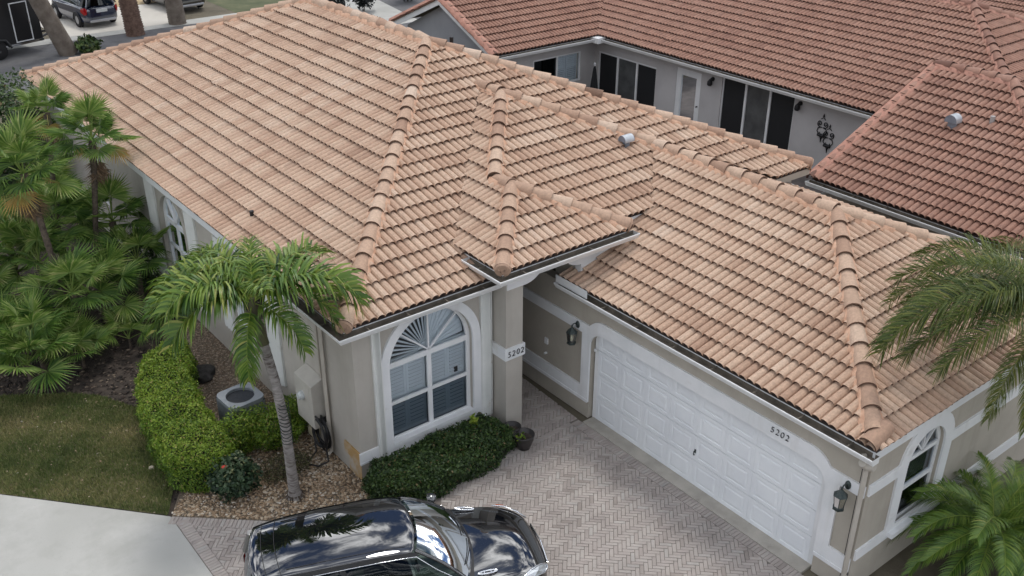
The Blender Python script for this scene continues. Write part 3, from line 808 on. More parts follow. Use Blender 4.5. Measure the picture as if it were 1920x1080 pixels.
# small fittings
b = MB(); b.box(4.355, 4.38, .21, .30, 1.07, 1.20); b.build('outlet_cover', WHITE, house)
b = MB(); b.tube([(4.38, .26, .86), (4.33, .26, .86)], .025, 10); b.build('hose_bib', WHITE, house)
def number(text, M, size, parent, name='house_number', ext=.008):
    fc = D.curves.new('txt', 'FONT'); fc.body = text; fc.size = size; fc.extrude = ext; fc.align_x = 'CENTER'; fc.space_character = 1.2; fc.shear = .12; fc.offset = -.004
    to = D.objects.new('txt', fc); COL.objects.link(to)
    bpy.context.view_layer.update()
    me = D.meshes.new_from_object(to.evaluated_get(bpy.context.evaluated_depsgraph_get()))
    D.objects.remove(to); me.name = name
    me.materials.clear(); me.materials.append(LETTER)
    o = link(name, me, parent); o.matrix_local = M
    return o
number('5202', Matrix(((1, 0, 0, 3.035), (0, 0, -1, -.462), (0, 1, 0, 1.665), (0, 0, 0, 1))), .165, house)
number('5202', Matrix(((0, 0, -1, 4.337), (-1, 0, 0, -5.27), (0, 1, 0, 2.055), (0, 0, 0, 1))), .155, house)
# ------------------------------------------------------------------ ground
SOIL = mat('soil', (.10, .085, .06), (.16, .14, .10), scale=.6, rough=1, bump=.5, bscale=30)
MULCH = mat('mulch_soil', (.030, .024, .020), (.075, .058, .046), scale=5, rough=1, bump=1.0, bscale=45)
GRAVEL = mat('gravel_base', (.12, .095, .07), (.21, .17, .125), scale=14, rough=1, bump=1.0, bscale=70)
LAWNM = mat('lawn_soil', (.06, .07, .03), (.20, .17, .10), scale=1.3, rough=1, bump=.8, bscale=60, lo=.38, hi=.66)
CONC = mat('concrete', (.39, .388, .36), (.48, .478, .45), scale=1.4, rough=.9, bump=.45, bscale=140, detail=10, dirt=(.7, .54, .25, (.35, .35, .322)), speck=(60, .66, (.28, .275, .26)))
CONC2 = mat('concrete_pale', (.56, .53, .47), (.62, .59, .53), scale=.8, rough=.9)
APRON = mat('concrete_apron', (.34, .32, .28), (.45, .42, .37), scale=2.4, rough=.9, bump=.3, bscale=110, dirt=(3, .62, .1, (.26, .24, .21)))
ASPH = mat('asphalt', (.105, .105, .108), (.15, .15, .155), scale=1.5, rough=.95, bump=.4, bscale=120)
PAVER = mat('paver', (.86, .86, .86), (1.1, 1.1, 1.1), scale=2.2, rough=.9, bump=.3, bscale=120,
            tint=[(.28, .245, .22), (.345, .305, .28), (.39, .35, .32), (.38, .355, .33)], dirt=(.55, .56, .2, (.27, .25, .235)), speck=(5, .68, (.22, .205, .195)))
JOINT = mat('joint_sand', (.14, .12, .108), (.20, .175, .155), scale=6, rough=1)
def sheet(name, pts, m, z=0.0, **kw):
    b = MB(); tr = tessellate_polygon([[Vector((p[0], p[1], 0)) for p in pts]])
    b.mesh([(p[0], p[1], z) for p in pts], [tuple(t) for t in tr])
    o = b.build(name, m, None, **kw)
    bm = bmesh.new(); bm.from_mesh(o.data)
    for f in bm.faces:
        f.normal_update()
        if f.normal.z < 0: f.normal_flip()
    bm.to_mesh(o.data); bm.free()
    return struct(o)
sheet('ground', [(-600, -600), (600, -600), (600, 600), (-600, 600)], SOIL, -.03)
sheet('planting_bed', [(-12, 1.0), (0.02, 1.0), (0.02, 24), (-12, 24)], MULCH, -.012)
GRAV = [(-2.98, 1.16), (.3, -1.79), (.7, -1.05), (2.9, -.9), (2.9, 0.02), (0.02, 0.02), (0.02, 7.4), (-.9, 7.2), (-1.15, 5.3), (-1.85, 2.3), (-2.3, 1.9), (-2.6, 1.75)]
sheet('gravel_bed', GRAV, GRAVEL, -.004)
LAWN = [(-3.02, 1.22), (-2.62, 1.95), (-2.42, 3.2), (-2.3, 4.6), (-2.75, 5.5), (-3.2, 5.95), (-4.3, 6.7), (-6.5, 7.6), (-9.5, 8.4), (-5.08, 3.53)]
sheet('lawn', LAWN, LAWNM, .006)
b = MB(); b.plate([(-3.0, 1.16), (-5.08, 3.5), (-12, 11.35), (-40, 11), (-40, -30), (-3.0, -30)], [], -.1, .012, lambda u, v, ww: (u, v, ww)); o = struct(b.build('sidewalk', CONC)); bevel(o, .02)
bevel_ = None
b = MB(); b.box(4.2, 4.485, -6.12, -1.05, -.1, .022); o = struct(b.build('garage_apron', APRON)); bevel(o, .01)
drive = sheet('driveway', [(-3.0, -30), (4.2, -30), (4.2, 2.9), (2.9, 2.9), (2.9, -.9), (.75, -1.0), (.3, -1.79), (-3.0, 1.16)], JOINT, 0.0)
# ---- pavers: 3:1 herringbone field and soldier courses
BL, BW, GAPJ = .2, .2 / 3, .006
ang = rad(-43)
hu, hv = (math.cos(ang), math.sin(ang)), (-math.sin(ang), math.cos(ang))
fields = [[(-2.79, -9.6), (.3, -9.6), (.3, -2.06), (-2.79, .72)], [(.3, -9.6), (3.99, -9.6), (3.99, -.9), (1.0, -.9), (.3, -2.06)], [(2.9, -.9), (4.2, -.9), (4.36, 2.85), (2.9, 2.85)]]
bricks = []      # (quad corners, tint)
def add_brick(q):
    bricks.append((q, min(.98, max(.02, random.gauss(.55, .2)))))
mid = (.7, -3.0)
for f in fields:
    A2 = f if area2(f) > 0 else f[::-1]
    xs = [p[0] for p in f]; ys = [p[1] for p in f]
    cs = [((x - mid[0]) * hu[0] + (y - mid[1]) * hu[1], (x - mid[0]) * hv[0] + (y - mid[1]) * hv[1]) for x in (min(xs), max(xs)) for y in (min(ys), max(ys))]
    i0, i1 = int(min(c[0] for c in cs) / BW) - 3, int(max(c[0] for c in cs) / BW) + 3
    j0, j1 = int(min(c[1] for c in cs) / BW) - 3, int(max(c[1] for c in cs) / BW) + 3
    for i in range(i0, i1):
        for j in range(j0, j1):
            d_ = (i - j) % 6
            if d_ == 0: r = (i * BW, (i + 3) * BW, j * BW, (j + 1) * BW)
            elif d_ == 5: r = (i * BW, (i + 1) * BW, j * BW, (j + 3) * BW)
            else: continue
            g2 = GAPJ / 2
            q = [(r[0] + g2, r[2] + g2), (r[1] - g2, r[2] + g2), (r[1] - g2, r[3] - g2), (r[0] + g2, r[3] - g2)]
            q = [(mid[0] + a * hu[0] + c * hv[0], mid[1] + a * hu[1] + c * hv[1]) for a, c in q]
            cx, cy = sum(p[0] for p in q) / 4, sum(p[1] for p in q) / 4
            if cx < min(xs) - .2 or cx > max(xs) + .2 or cy < min(ys) - .2 or cy > max(ys) + .2: continue
            if px_size((cx, cy, 0)) == 0 and cy < -4.5: continue
            c = clip_poly(q, A2)
            if len(c) >= 3 and abs(area2(c)) / 2 > .0012: add_brick(c)
def soldier(P, d, n, nrm):
    for k in range(n):
        a = k * BW + GAPJ / 2; c = (k + 1) * BW - GAPJ / 2
        q = [(P[0] + d[0] * t + nrm[0] * s_, P[1] + d[1] * t + nrm[1] * s_) for t, s_ in ((a, .003), (c, .003), (c, BL - .003), (a, BL - .003))]
        if area2(q) < 0: q = q[::-1]
        add_brick(q)
soldier((-2.99, .95), (0, -1), 100, (1, 0))
dl = Vector((3.28, -2.95)).normalized()
soldier((-2.98, 1.15), (dl.x, dl.y), 66, (dl.y, -dl.x))
soldier((4.195, -.95), (0, -1), 110, (-1, 0))
bricks.sort(key=lambda t: -px_size((t[0][0][0], t[0][0][1], 0)))
def brick_geo(mb, q, z, tint, org=(0, 0)):
    k = len(q); h = z; ins = .004
    cx, cy = sum(p[0] for p in q) / k, sum(p[1] for p in q) / k
    top = [(p[0] + (cx - p[0]) * .04 - org[0], p[1] + (cy - p[1]) * .04 - org[1], h) for p in q]
    bot = [(p[0] - org[0], p[1] - org[1], h - .006) for p in q]; low = [(p[0] - org[0], p[1] - org[1], -.002) for p in q]
    mb.mesh(top + bot + low, [tuple(range(k))] + [(k + a, k + (a + 1) % k, (a + 1) % k, a) for a in range(k)] + [(2 * k + a, 2 * k + (a + 1) % k, k + (a + 1) % k, k + a) for a in range(k)], tint)
restp = MB(); shared = {}
nb = 0
for q, tint in bricks:
    z = .013 + random.uniform(-.0025, .0025)
    if nb < 300 and len(q) == 4:
        nb += 1
        b = MB(); brick_geo(b, q, z, 0, q[0]); me = None
        key = (round(q[1][0] - q[0][0], 3), round(q[1][1] - q[0][1], 3), round(q[2][0] - q[0][0], 3), round(q[2][1] - q[0][1], 3))
        if key not in shared: shared[key] = b.data('paver', PAVER)
        o = link('paver', shared[key], drive, tint=tint); o.location = (q[0][0], q[0][1], 0)
    else: brick_geo(restp, q, z, tint)
stuff(restp.build('pavers', PAVER, drive))
# ---- scatter helpers
def in_poly(P, poly):
    x, y = P[:, 0], P[:, 1]; c = np.zeros(len(P), bool); j = len(poly) - 1
    for i in range(len(poly)):
        xi, yi = poly[i]; xj, yj = poly[j]
        with np.errstate(divide='ignore', invalid='ignore'):
            c ^= ((yi > y) != (yj > y)) & (x < (xj - xi) * (y - yi) / (yj - yi) + xi)
        j = i
    return c
def sample_poly(poly, n):
    p = np.array(poly); lo, hi = p.min(0), p.max(0); out = []
    m = 0
    while m < n:
        P = lo + RNG.random((n * 2, 2)) * (hi - lo); P = P[in_poly(P, poly)]; out.append(P); m += len(P)
    return np.concatenate(out)[:n]
def raw_mesh(name, V, F, m, tint=None, parent=None, smooth=False):
    """V (n,3), F (k,3|4) numpy -> object"""
    me = D.meshes.new(name); k = F.shape[1]
    me.vertices.add(len(V)); me.vertices.foreach_set('co', V.astype(np.float32).ravel())
    me.loops.add(F.size); me.loops.foreach_set('vertex_index', F.astype(np.int32).ravel())
    me.polygons.add(len(F)); me.polygons.foreach_set('loop_start', np.arange(0, F.size, k, dtype=np.int32))
    me.polygons.foreach_set('loop_total', np.full(len(F), k, np.int32))
    me.update(calc_edges=True)
    if smooth: me.polygons.foreach_set('use_smooth', np.ones(len(F), bool))
    me.materials.append(m)
    if tint is not None:
        at = me.attributes.new('tint', 'FLOAT', 'FACE'); at.data.foreach_set('value', tint.astype(np.float32))
    return link(name, me, parent)
def vnoise(P, s, seed=0):
    """cheap smooth 2D value field"""
    return (np.sin(P[:, 0] * s + seed) * np.cos(P[:, 1] * s * 1.13 - seed * 1.7) + .6 * np.sin((P[:, 0] + P[:, 1]) * s * 1.9 + seed * 2.3) + .4 * np.cos((P[:, 0] * .7 - P[:, 1]) * s * 3.1 + seed)) / 2.0
# ---- grass
GRASS = mat('grass', (1, 1, 1), rough=.75, spec=.25, tint=[(.065, .10, .03), (.125, .165, .05), (.21, .225, .085), (.38, .33, .16), (.48, .41, .24)], transl=.2)
n = 95000
P = sample_poly(LAWN, n)
P = P[(P[:, 0] > -7)]
n = len(P)
dry = vnoise(P, 1.5, 2.0) + .5 * vnoise(P, 5.0, 1.0) + .5 * RNG.normal(size=n)
edge = (P[:, 0] * .743 + P[:, 1] * .669)
keep = RNG.random(n) < np.clip(1.15 - .35 * np.clip(dry, 0, 2), .35, 1)
P, dry = P[keep], dry[keep]; n = len(P)
a = RNG.random(n) * 2 * np.pi; L = .03 + .045 * RNG.random(n); ln = .6 * RNG.random(n); w2 = .005 + .004 * RNG.random(n); la = a + 1.57 + RNG.normal(size=n) * .6
V = np.zeros((n, 3, 3))
V[:, 0] = np.c_[P[:, 0] - np.cos(a) * w2, P[:, 1] - np.sin(a) * w2, np.full(n, .006)]
V[:, 1] = np.c_[P[:, 0] + np.cos(a) * w2, P[:, 1] + np.sin(a) * w2, np.full(n, .006)]
V[:, 2] = np.c_[P[:, 0] + np.cos(la) * L * ln * 1.4, P[:, 1] + np.sin(la) * L * ln * 1.4, .006 + L * np.cos(ln)]
lawn_far = np.clip((P[:, 1] * .69 + P[:, 0] * .55 - 1.5) / 3.5, 0, 1)  # grass nearer the palms tinted darker, their shade painted in
tg = np.clip(.40 + .30 * dry - .22 * lawn_far, .02, .98)
o = raw_mesh('grass', V.reshape(-1, 3), np.arange(n * 3).reshape(-1, 3), GRASS, tg)
stuff(o); o['label'] = 'short patchy green and straw grass of the front lawn'; o['category'] = 'grass'
# ---- stones and chips
STONE = mat('pebble', (1, 1, 1), rough=.8, tint=[(.10, .065, .04), (.24, .165, .10), (.36, .26, .165), (.47, .385, .28), (.60, .55, .48)])
def blobs(name, P, r0, r1, m, tint, flat=.6, z0=0.0):
    n = len(P)
    base = np.array([(1, 0, 0), (0, 1, 0), (-1, 0, 0), (0, -1, 0), (0, 0, 1), (.7, .7, .62), (-.7, .7, .62), (-.7, -.7, .62), (.7, -.7, .62)], float)
    F0 = np.array([(0, 5, 8), (1, 6, 5), (2, 7, 6), (3, 8, 7), (0, 1, 5), (1, 2, 6), (2, 3, 7), (3, 0, 8), (5, 6, 4), (6, 7, 4), (7, 8, 4), (8, 5, 4)])
    r = (r0 + (r1 - r0) * RNG.random(n) ** 1.6)[:, None, None]
    B = base[None] * (1 + .3 * RNG.normal(size=(n, 9, 1)) * .6) * r * np.array([1, .75, flat])
    a = RNG.random(n) * 6.283; c, s = np.cos(a)[:, None], np.sin(a)[:, None]
    X = B[:, :, 0] * c - B[:, :, 1] * s; Y = B[:, :, 0] * s + B[:, :, 1] * c
    V = np.stack([X + P[:, 0:1], Y + P[:, 1:2], B[:, :, 2] + z0], 2)
    F = (F0[None] + (np.arange(n) * 9)[:, None, None]).reshape(-1, 3)
    return raw_mesh(name, V.reshape(-1, 3), F, m, np.repeat(tint, 12))
G1 = [(-2.98, 1.2), (.28, -1.72), (.7, -1.0), (0, 0), (0, 3.2), (-1.3, 2.4), (-2.3, 1.85)]
P = sample_poly(G1, 9500)
o = blobs('gravel_stones', P, .013, .036, STONE, np.clip(RNG.normal(.5, .25, len(P)) + .15 * vnoise(P, 3.0), .02, .98)); stuff(o)
G2 = [(-1.3, 2.6), (0, 3.0), (0, 7.3), (-.85, 7.1), (-1.1, 5.3)]
P = sample_poly(G2, 4200)
o = blobs('gravel_chips', P, .012, .03, mat('chip', (1, 1, 1), rough=.9, tint=[(.13, .085, .055), (.27, .20, .14), (.40, .32, .25)]), RNG.random(len(P)), .35); stuff(o)
MB_ = [(-6.5, 7.7), (-4.3, 6.6), (-3.2, 5.9), (-2.3, 4.7), (-2.45, 3.2), (-2.65, 1.9), (-2.98, 1.2), (-2.35, 1.9), (-1.9, 2.3), (-1.15, 5.3), (-.85, 7.2), (0, 7.4), (0, 12), (-6.5, 12)]
P = sample_poly(MB_, 6500)
o = blobs('mulch_chips', P, .015, .05, mat('bark', (1, 1, 1), rough=1, tint=[(.018, .014, .012), (.05, .036, .028), (.10, .075, .058), (.24, .19, .14)]), RNG.random(len(P)) ** 1.7, .3); stuff(o)
P = sample_poly(LAWN, 260); P = P[P[:, 0] > -6]
o = blobs('fallen_leaves', P, .012, .03, STONE, np.clip(RNG.normal(.5, .25, len(P)), .02, .98), .3, .02); stuff(o)

# ------------------------------------------------------------------ foliage builders
def leaf_shell(name, top, h, n, m, parent=None, leaf=(.03, .05), rnd=.12, tintf=None, lump=.05, seed=0, sides=True, core_m=None, base=0.0):
    """clipped shrub: leaf faces over a rounded prism standing on the outline 'top' (counter-clockwise), height h"""
    p = np.array(top, float); k = len(p)
    e = np.roll(p, -1, 0) - p; el = np.hypot(e[:, 0], e[:, 1]); per = el.sum()
    A = abs(area2([tuple(q) for q in top])) / 2
    nt_ = int(n * A / (A + per * h)); ns = n - nt_
    T = sample_poly([tuple(q) for q in top], nt_)
    # distance to outline for rounding
    def edge_dist(P):
        dmin = np.full(len(P), 9.0)
        for i in range(k):
            ab = e[i]; t = np.clip(((P - p[i]) @ ab) / (el[i] ** 2), 0, 1)
            dmin = np.minimum(dmin, np.linalg.norm(P - (p[i] + t[:, None] * ab), axis=1))
        return dmin
    dt = edge_dist(T)
    zt = h - rnd * np.clip(1 - dt / rnd, 0, 1) ** 2 * .7 + lump * vnoise(T, 4.0, seed)
    # sides
    cum = np.concatenate([[0], np.cumsum(el)]); s = RNG.random(ns) * per
    idx = np.clip(np.searchsorted(cum, s) - 1, 0, k - 1); t = (s - cum[idx]) / el[idx]
    S = p[idx] + e[idx] * t[:, None]
    on = np.c_[e[idx][:, 1], -e[idx][:, 0]] / el[idx][:, None]
    zs = base + RNG.random(ns) ** .8 * (h - base)
    bul = lump * vnoise(np.c_[S[:, 0] + S[:, 1], zs * 1.3], 5.0, seed + 1)
    S = S + on * (bul - rnd * .4 * np.clip((zs - h + rnd) / rnd, 0, 1) ** 2)[:, None]
    C = np.concatenate([np.c_[T, zt], np.c_[S, zs]])
    Nn = np.concatenate([np.c_[np.zeros((nt_, 2)), np.ones(nt_)], np.c_[on, np.full(ns, .35)]])
    nn = len(C)
    C += Nn * (RNG.normal(size=nn) * .022 + np.where(RNG.random(nn) < .05, .07 * RNG.random(nn), 0))[:, None]
    return leaf_cloud(name, C, Nn, m, parent, leaf, tintf)
def leaf_cloud(name, C, Nn, m, parent=None, leaf=(.03, .05), tintf=None, asp=.55, jit=.75):
    nn = len(C)
    Nv = Nn / np.linalg.norm(Nn, axis=1)[:, None] + RNG.normal(size=(nn, 3)) * jit
    Nv /= np.linalg.norm(Nv, axis=1)[:, None]
    R_ = RNG.normal(size=(nn, 3)); U = np.cross(Nv, R_); U /= np.linalg.norm(U, axis=1)[:, None]; W = np.cross(Nv, U)
    L = (leaf[0] + (leaf[1] - leaf[0]) * RNG.random(nn))[:, None]
    V = np.stack([C - U * L * .5, C + W * L * asp * .5 - Nv * L * .05, C + U * L * .5 - Nv * L * .12, C - W * L * asp * .5 - Nv * L * .05], 1)
    tint = tintf(C) if tintf is not None else RNG.random(nn)
    tint = np.where(RNG.random(nn) < .03, .97, np.minimum(tint, .82))
    return raw_mesh(name, V.reshape(-1, 3), np.arange(nn * 4).reshape(-1, 4), m, np.clip(tint, .02, .98), parent)
def core(name, top, h, m, parent, ins=.07):
    p = np.array(top); c = p.mean(0); b = MB()
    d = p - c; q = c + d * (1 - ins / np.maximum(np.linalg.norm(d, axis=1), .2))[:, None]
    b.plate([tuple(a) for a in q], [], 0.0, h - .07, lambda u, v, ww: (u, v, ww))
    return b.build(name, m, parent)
LEAF_B = mat('leaf_bright', (1, 1, 1), rough=.5, spec=.35, tint=[(.025, .055, .008), (.07, .14, .016), (.15, .25, .025), (.26, .35, .04), (.34, .26, .10)], transl=.25)
LEAF_D = mat('leaf_dark', (1, 1, 1), rough=.45, spec=.4, tint=[(.012, .026, .010), (.024, .052, .016), (.045, .085, .022), (.085, .145, .035), (.16, .11, .05)], transl=.2)
LEAF_C = mat('leaf_croton', (1, 1, 1), rough=.5, spec=.4, tint=[(.012, .028, .016), (.030, .065, .030), (.085, .13, .065), (.24, .25, .12)], transl=.2)
TWIG = mat('twig', (.045, .035, .025), (.085, .065, .045), scale=20, rough=1)
COREM = mat('shrub_core', (.012, .016, .006), rough=1)  # solid dark core added behind the leaves; inner shade is its colour
# bright clipped hedge along the side bed
H1 = [(-2.68, 1.75), (-2.42, 1.42), (-1.95, 1.25), (-1.62, 1.6), (-1.62, 2.4), (-1.52, 3.3), (-1.35, 4.2), (-.97, 5.0), (-1.02, 5.45), (-1.4, 5.5), (-1.85, 5.2), (-2.2, 4.6), (-2.5, 3.7), (-2.64, 2.8)]
hd = thing('hedge', 'bright green clipped hedge curving between lawn and air conditioner', 'hedge')
core('dark_core', H1, .72, COREM, hd)
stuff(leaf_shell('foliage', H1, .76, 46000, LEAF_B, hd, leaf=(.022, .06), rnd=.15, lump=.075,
           tintf=lambda C: .34 + .20 * np.clip((C[:, 2] - .35) / .4, 0, 1) + .10 * vnoise(C[:, :2], 2.2, 4.) + .17 * RNG.normal(size=len(C))))  # leaves turn lighter with height, painting in light on the top
# loose shrubs round the air conditioner
def shrub(name, label, c, r, n, m, leaf, tf=None, grp=None, stems=5, cat='shrub'):
    t = thing(name, label, cat, (c[0], c[1], 0), group=grp)
    b = MB()
    for i in range(stems):
        a = 6.28 * i / stems + random.random(); rr = .55 * r[0]
        b.tube([(0.03 * math.cos(a), .03 * math.sin(a), 0), (rr * .4 * math.cos(a), rr * .4 * math.sin(a), r[2] * .6), (rr * math.cos(a), rr * math.sin(a), r[2] * 1.3)], [.014, .01, .005], 5)
    b.build('stems', TWIG, t)
    q = RNG.normal(size=(n, 3)); q /= np.linalg.norm(q, axis=1)[:, None]
    rr = (.55 + .45 * RNG.random(n) ** .5) * (1 + .22 * np.sin(q[:, 0] * 5 + c[0]) * np.cos(q[:, 1] * 6 + c[1] * 3) + .12 * np.sin(q[:, 2] * 9))
    C = q * rr[:, None] * np.array(r) + np.array([0, 0, r[2] * 1.02])
    C[:, 2] = np.maximum(C[:, 2], .03)
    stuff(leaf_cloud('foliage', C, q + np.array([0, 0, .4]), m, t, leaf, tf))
    return t
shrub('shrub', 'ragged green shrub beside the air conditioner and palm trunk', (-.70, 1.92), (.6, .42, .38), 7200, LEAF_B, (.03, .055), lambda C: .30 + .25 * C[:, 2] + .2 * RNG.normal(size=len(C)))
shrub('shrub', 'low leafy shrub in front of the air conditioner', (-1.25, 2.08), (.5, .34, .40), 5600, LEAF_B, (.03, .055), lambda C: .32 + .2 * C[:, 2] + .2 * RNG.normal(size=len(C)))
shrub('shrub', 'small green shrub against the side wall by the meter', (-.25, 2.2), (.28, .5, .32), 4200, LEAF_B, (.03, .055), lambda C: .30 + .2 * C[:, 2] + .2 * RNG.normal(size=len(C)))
shrub('shrub', 'dry brown low shrub under the palm trunk', (-.95, 1.05), (.5, .32, .16), 2200, mat('leaf_dry', (1, 1, 1), rough=.8, tint=[(.03, .025, .015), (.07, .06, .03), (.10, .12, .04)]), (.03, .05))
cr_ = shrub('croton_bush', 'dark blue-green bush with one red flower by the gravel', (-1.87, 1.12), (.40, .42, .34), 2600, LEAF_C, (.06, .11), lambda C: .22 + .28 * np.clip(C[:, 2] / .7, 0, 1) ** 2 + .2 * RNG.normal(size=len(C)), cat='bush')
b = MB()
for k in range(7):
    a = k * .9; b.face([(-.16, -.12, .66), (-.16 + .05 * math.cos(a), -.12 + .05 * math.sin(a), .68), (-.16 + .05 * math.cos(a + .8), -.12 + .05 * math.sin(a + .8), .665)])
b.build('flower', mat('red_petal', (.5, .03, .015), rough=.6), cr_)
# dark hedge below the arched window
H2 = [(-.12, -.75), (.35, -1.08), (1.1, -1.18), (2.0, -1.12), (2.62, -.92), (2.62, -.45), (2.45, -.12), (1.2, -.16), (.15, -.18), (-.12, -.35)]
hd2 = thing('hedge', 'dark green trimmed hedge below the tall arched window', 'hedge')
core('dark_core', H2, .46, COREM, hd2)
stuff(leaf_shell('foliage', H2, .5, 30000, LEAF_D, hd2, leaf=(.025, .07), rnd=.2, lump=.1, seed=3, tintf=lambda C: .30 + .25 * C[:, 2] / .5 * .6 + .18 * RNG.normal(size=len(C)) + .1 * vnoise(C[:, :2], 5., 1.)))  # tint rises with height, so the lit top is painted in
shrub('sprout', 'pale upright sprout growing out of the dark hedge', (2.15, -.35), (.10, .10, .30), 90, LEAF_B, (.12, .2), lambda C: .7 + .1 * RNG.normal(size=len(C)), stems=2, cat='plant')

# ------------------------------------------------------------------ palms
PALM_G = mat('palm_leaf', (1, 1, 1), rough=.42, spec=.45, tint=[(.018, .048, .012), (.040, .098, .017), (.085, .17, .025), (.18, .27, .04), (.33, .34, .08), (.38, .28, .12)], transl=.25)
PALM_O = mat('palm_leaf_olive', (1, 1, 1), rough=.42, spec=.45, tint=[(.02, .038, .012), (.052, .085, .016), (.105, .145, .026), (.20, .215, .045), (.36, .29, .08)], transl=.25)
FAN_G = mat('fan_leaf', (1, 1, 1), rough=.5, spec=.4, tint=[(.016, .045, .013), (.05, .12, .024), (.115, .215, .04), (.22, .32, .07), (.37, .41, .16), (.50, .31, .10)], transl=.25)
DEADL = mat('dead_frond', (1, 1, 1), rough=.9, tint=[(.10, .075, .055), (.20, .14, .09), (.30, .20, .12)])
TRUNK = mat('palm_trunk', (.18, .15, .125), (.30, .265, .23), scale=9, rough=.95, bump=.8, bscale=40, stretch=(1, 1, 5))
TRUNK_D = mat('fan_trunk', (.055, .042, .032), (.14, .11, .085), scale=14, rough=1, bump=1, bscale=40)
TRUNK_L = mat('trunk_lichen', (.19, .175, .165), (.33, .31, .295), scale=7, rough=.95, bump=.6, bscale=50, stretch=(1, 1, 4), dirt=(5, .52, .14, (.10, .08, .07)))
SHAFT = mat('crown_shaft', (.055, .05, .03), (.12, .12, .05), scale=6, rough=.7, stretch=(1, 1, .3))
def frond_mesh(name, L, e0, bend, nl, ll, wd, m, tbase=.4, tsd=.1, vee=.5, droop=.9, curl=0.0, roll=0.0, start=.14, sw=.35, plume=(.6, 1.25)):
    """feather frond: leaves the origin along +X at elevation e0 (deg), arching down by 'bend' degrees"""
    b = MB(); S = 22; pts = [Vector((0, 0, 0))]; tans = []
    side_b = 0.0
    for i in range(S):
        s = (i + .5) / S; a = rad(e0 - bend * s ** 1.15)
        yb = curl * s * s
        d = Vector((math.cos(a) * math.cos(yb), math.cos(a) * math.sin(yb), math.sin(a))); tans.append(d)
        pts.append(pts[-1] + d * (L / S))
    b.tube(pts, [.018 * (1 - .85 * i / S) + .002 for i in range(S + 1)], 4, tint=min(.95, tbase + .18))
    for k in range(nl):
        s = start + (1 - start) * (k + .5) / nl
        for sg in (-1, 1):
            f = s * S; i = min(S - 1, int(f)); p = pts[i].lerp(pts[i + 1], f - i); t = tans[i]
            sd_ = t.cross(Vector((0, 0, 1)))
            if sd_.length < .05: sd_ = Vector((0, 1, 0))
            sd_.normalize(); up = sd_.cross(t)
            l = ll * (.55 + .45 * math.sin(math.pi * min(1, (s - start) / (1 - start) * .85 + .18))) * random.uniform(.85, 1.12)
            fa = sw + .5 * s
            d = (sd_ * sg * math.cos(fa) + t * math.sin(fa) + up * (vee * random.uniform(*plume)) + Vector((0, 0, random.uniform(-.08, .08)))).normalized()
            q = [p]; dd = d.copy(); n_ = 4
            for j in range(n_):
                q.append(q[-1] + dd * (l / n_)); dd = (dd + Vector((0, 0, -droop * (.32 + .25 * j) * random.uniform(.6, 1.3)))).normalized()
            wv = t.cross(d).normalized().cross(d).normalized() if False else (t - d * t.dot(d)).normalized()
            ws = [wd * .5, wd, wd * .9, wd * .55, 0]
            vs = []
            for j in range(n_ + 1): vs += [q[j] - wv * ws[j] * .5, q[j] + wv * ws[j] * .5]
            ti = min(.97, max(.02, random.gauss(tbase, tsd)))
            b.mesh(vs, [(2 * j, 2 * j + 1, 2 * j + 3, 2 * j + 2) for j in range(n_)], ti, 0, True)
    return b.data(name, m)
def place_frond(me, parent, loc, az, rx=0.0, sc=1.0, name='frond'):
    o = link(name, me, parent)
    o.location = loc; o.rotation_euler = (rx, 0, rad(az)); o.scale = (sc, sc, sc)
    return o
def trunk(parent, pts, rs, m, n=14, rings=0.0, name='trunk'):
    b = MB(); P = []; Rr = []
    for i in range(len(pts) - 1):
        a, c = Vector(pts[i]), Vector(pts[i + 1]); k = max(2, int((c - a).length / .055))
        for j in range(k):
            t = j / k; P.append(a.lerp(c, t)); Rr.append((rs[i] * (1 - t) + rs[i + 1] * t) * (1 + rings * (1 if len(P) % 2 else -.6) * random.uniform(.4, 1.2)))
    P.append(Vector(pts[-1])); Rr.append(rs[-1])
    b.tube(P, Rr, n)
    return b.build(name, m, parent)
# --- the single palm in the gravel
pt = thing('palm_tree', 'slender single palm with ringed grey trunk standing in the gravel', 'palm tree', (-1.12, .37, 0))
trunk(pt, [(0, 0, 0), (.0, .0, .12), (.0, .02, .6), (.01, .06, 1.4), (-.04, .13, 2.3), (-.10, .24, 2.95)], [.145, .10, .088, .084, .08, .078], TRUNK_L, rings=.035)
trunk(pt, [(-.10, .24, 2.95), (-.14, .33, 3.35), (-.15, .36, 3.75)], [.092, .085, .05], SHAFT, name='crown_shaft')
b = MB()
for k in range(46):
    a = random.random() * 6.28; r = random.uniform(.13, .26); b.tube([(.12 * math.cos(a), .12 * math.sin(a), .07), (r * math.cos(a), r * math.sin(a), .0)], [.008, .004], 4)
stuff(b.build('roots', TRUNK_D, pt))
b = MB()
for z in np.arange(1.12, 1.95, .07):
    K = 14; b.tube([(.012 + .092 * math.cos(6.28 * k / K), .05 + .092 * math.sin(6.28 * k / K), z + .02 * math.sin(6.28 * k / K) + .02 * random.random()) for k in range(K + 1)], .007, 4, cap=False)
stuff(b.build('light_string', mat('dark_wire', (.012, .022, .018), rough=.6), pt))
b = MB()
for k in range(26):
    a = random.uniform(1.8, 3.9); l = random.uniform(.2, .42); z = 2.86
    p0 = Vector((-.1 + .08 * math.cos(a), .22 + .08 * math.sin(a), z)); p1 = p0 + Vector((math.cos(a) * l * .6, math.sin(a) * l * .6, -l * .2)); p2 = p1 + Vector((math.cos(a) * l * .2, math.sin(a) * l * .2, -l * .7))
    b.tube([p0, p1, p2], [.008, .006, .003], 4)
stuff(b.build('flower_stalk', mat('stalk', (.27, .29, .13), rough=.7), pt))
CR = (-.15, .36, 3.66)
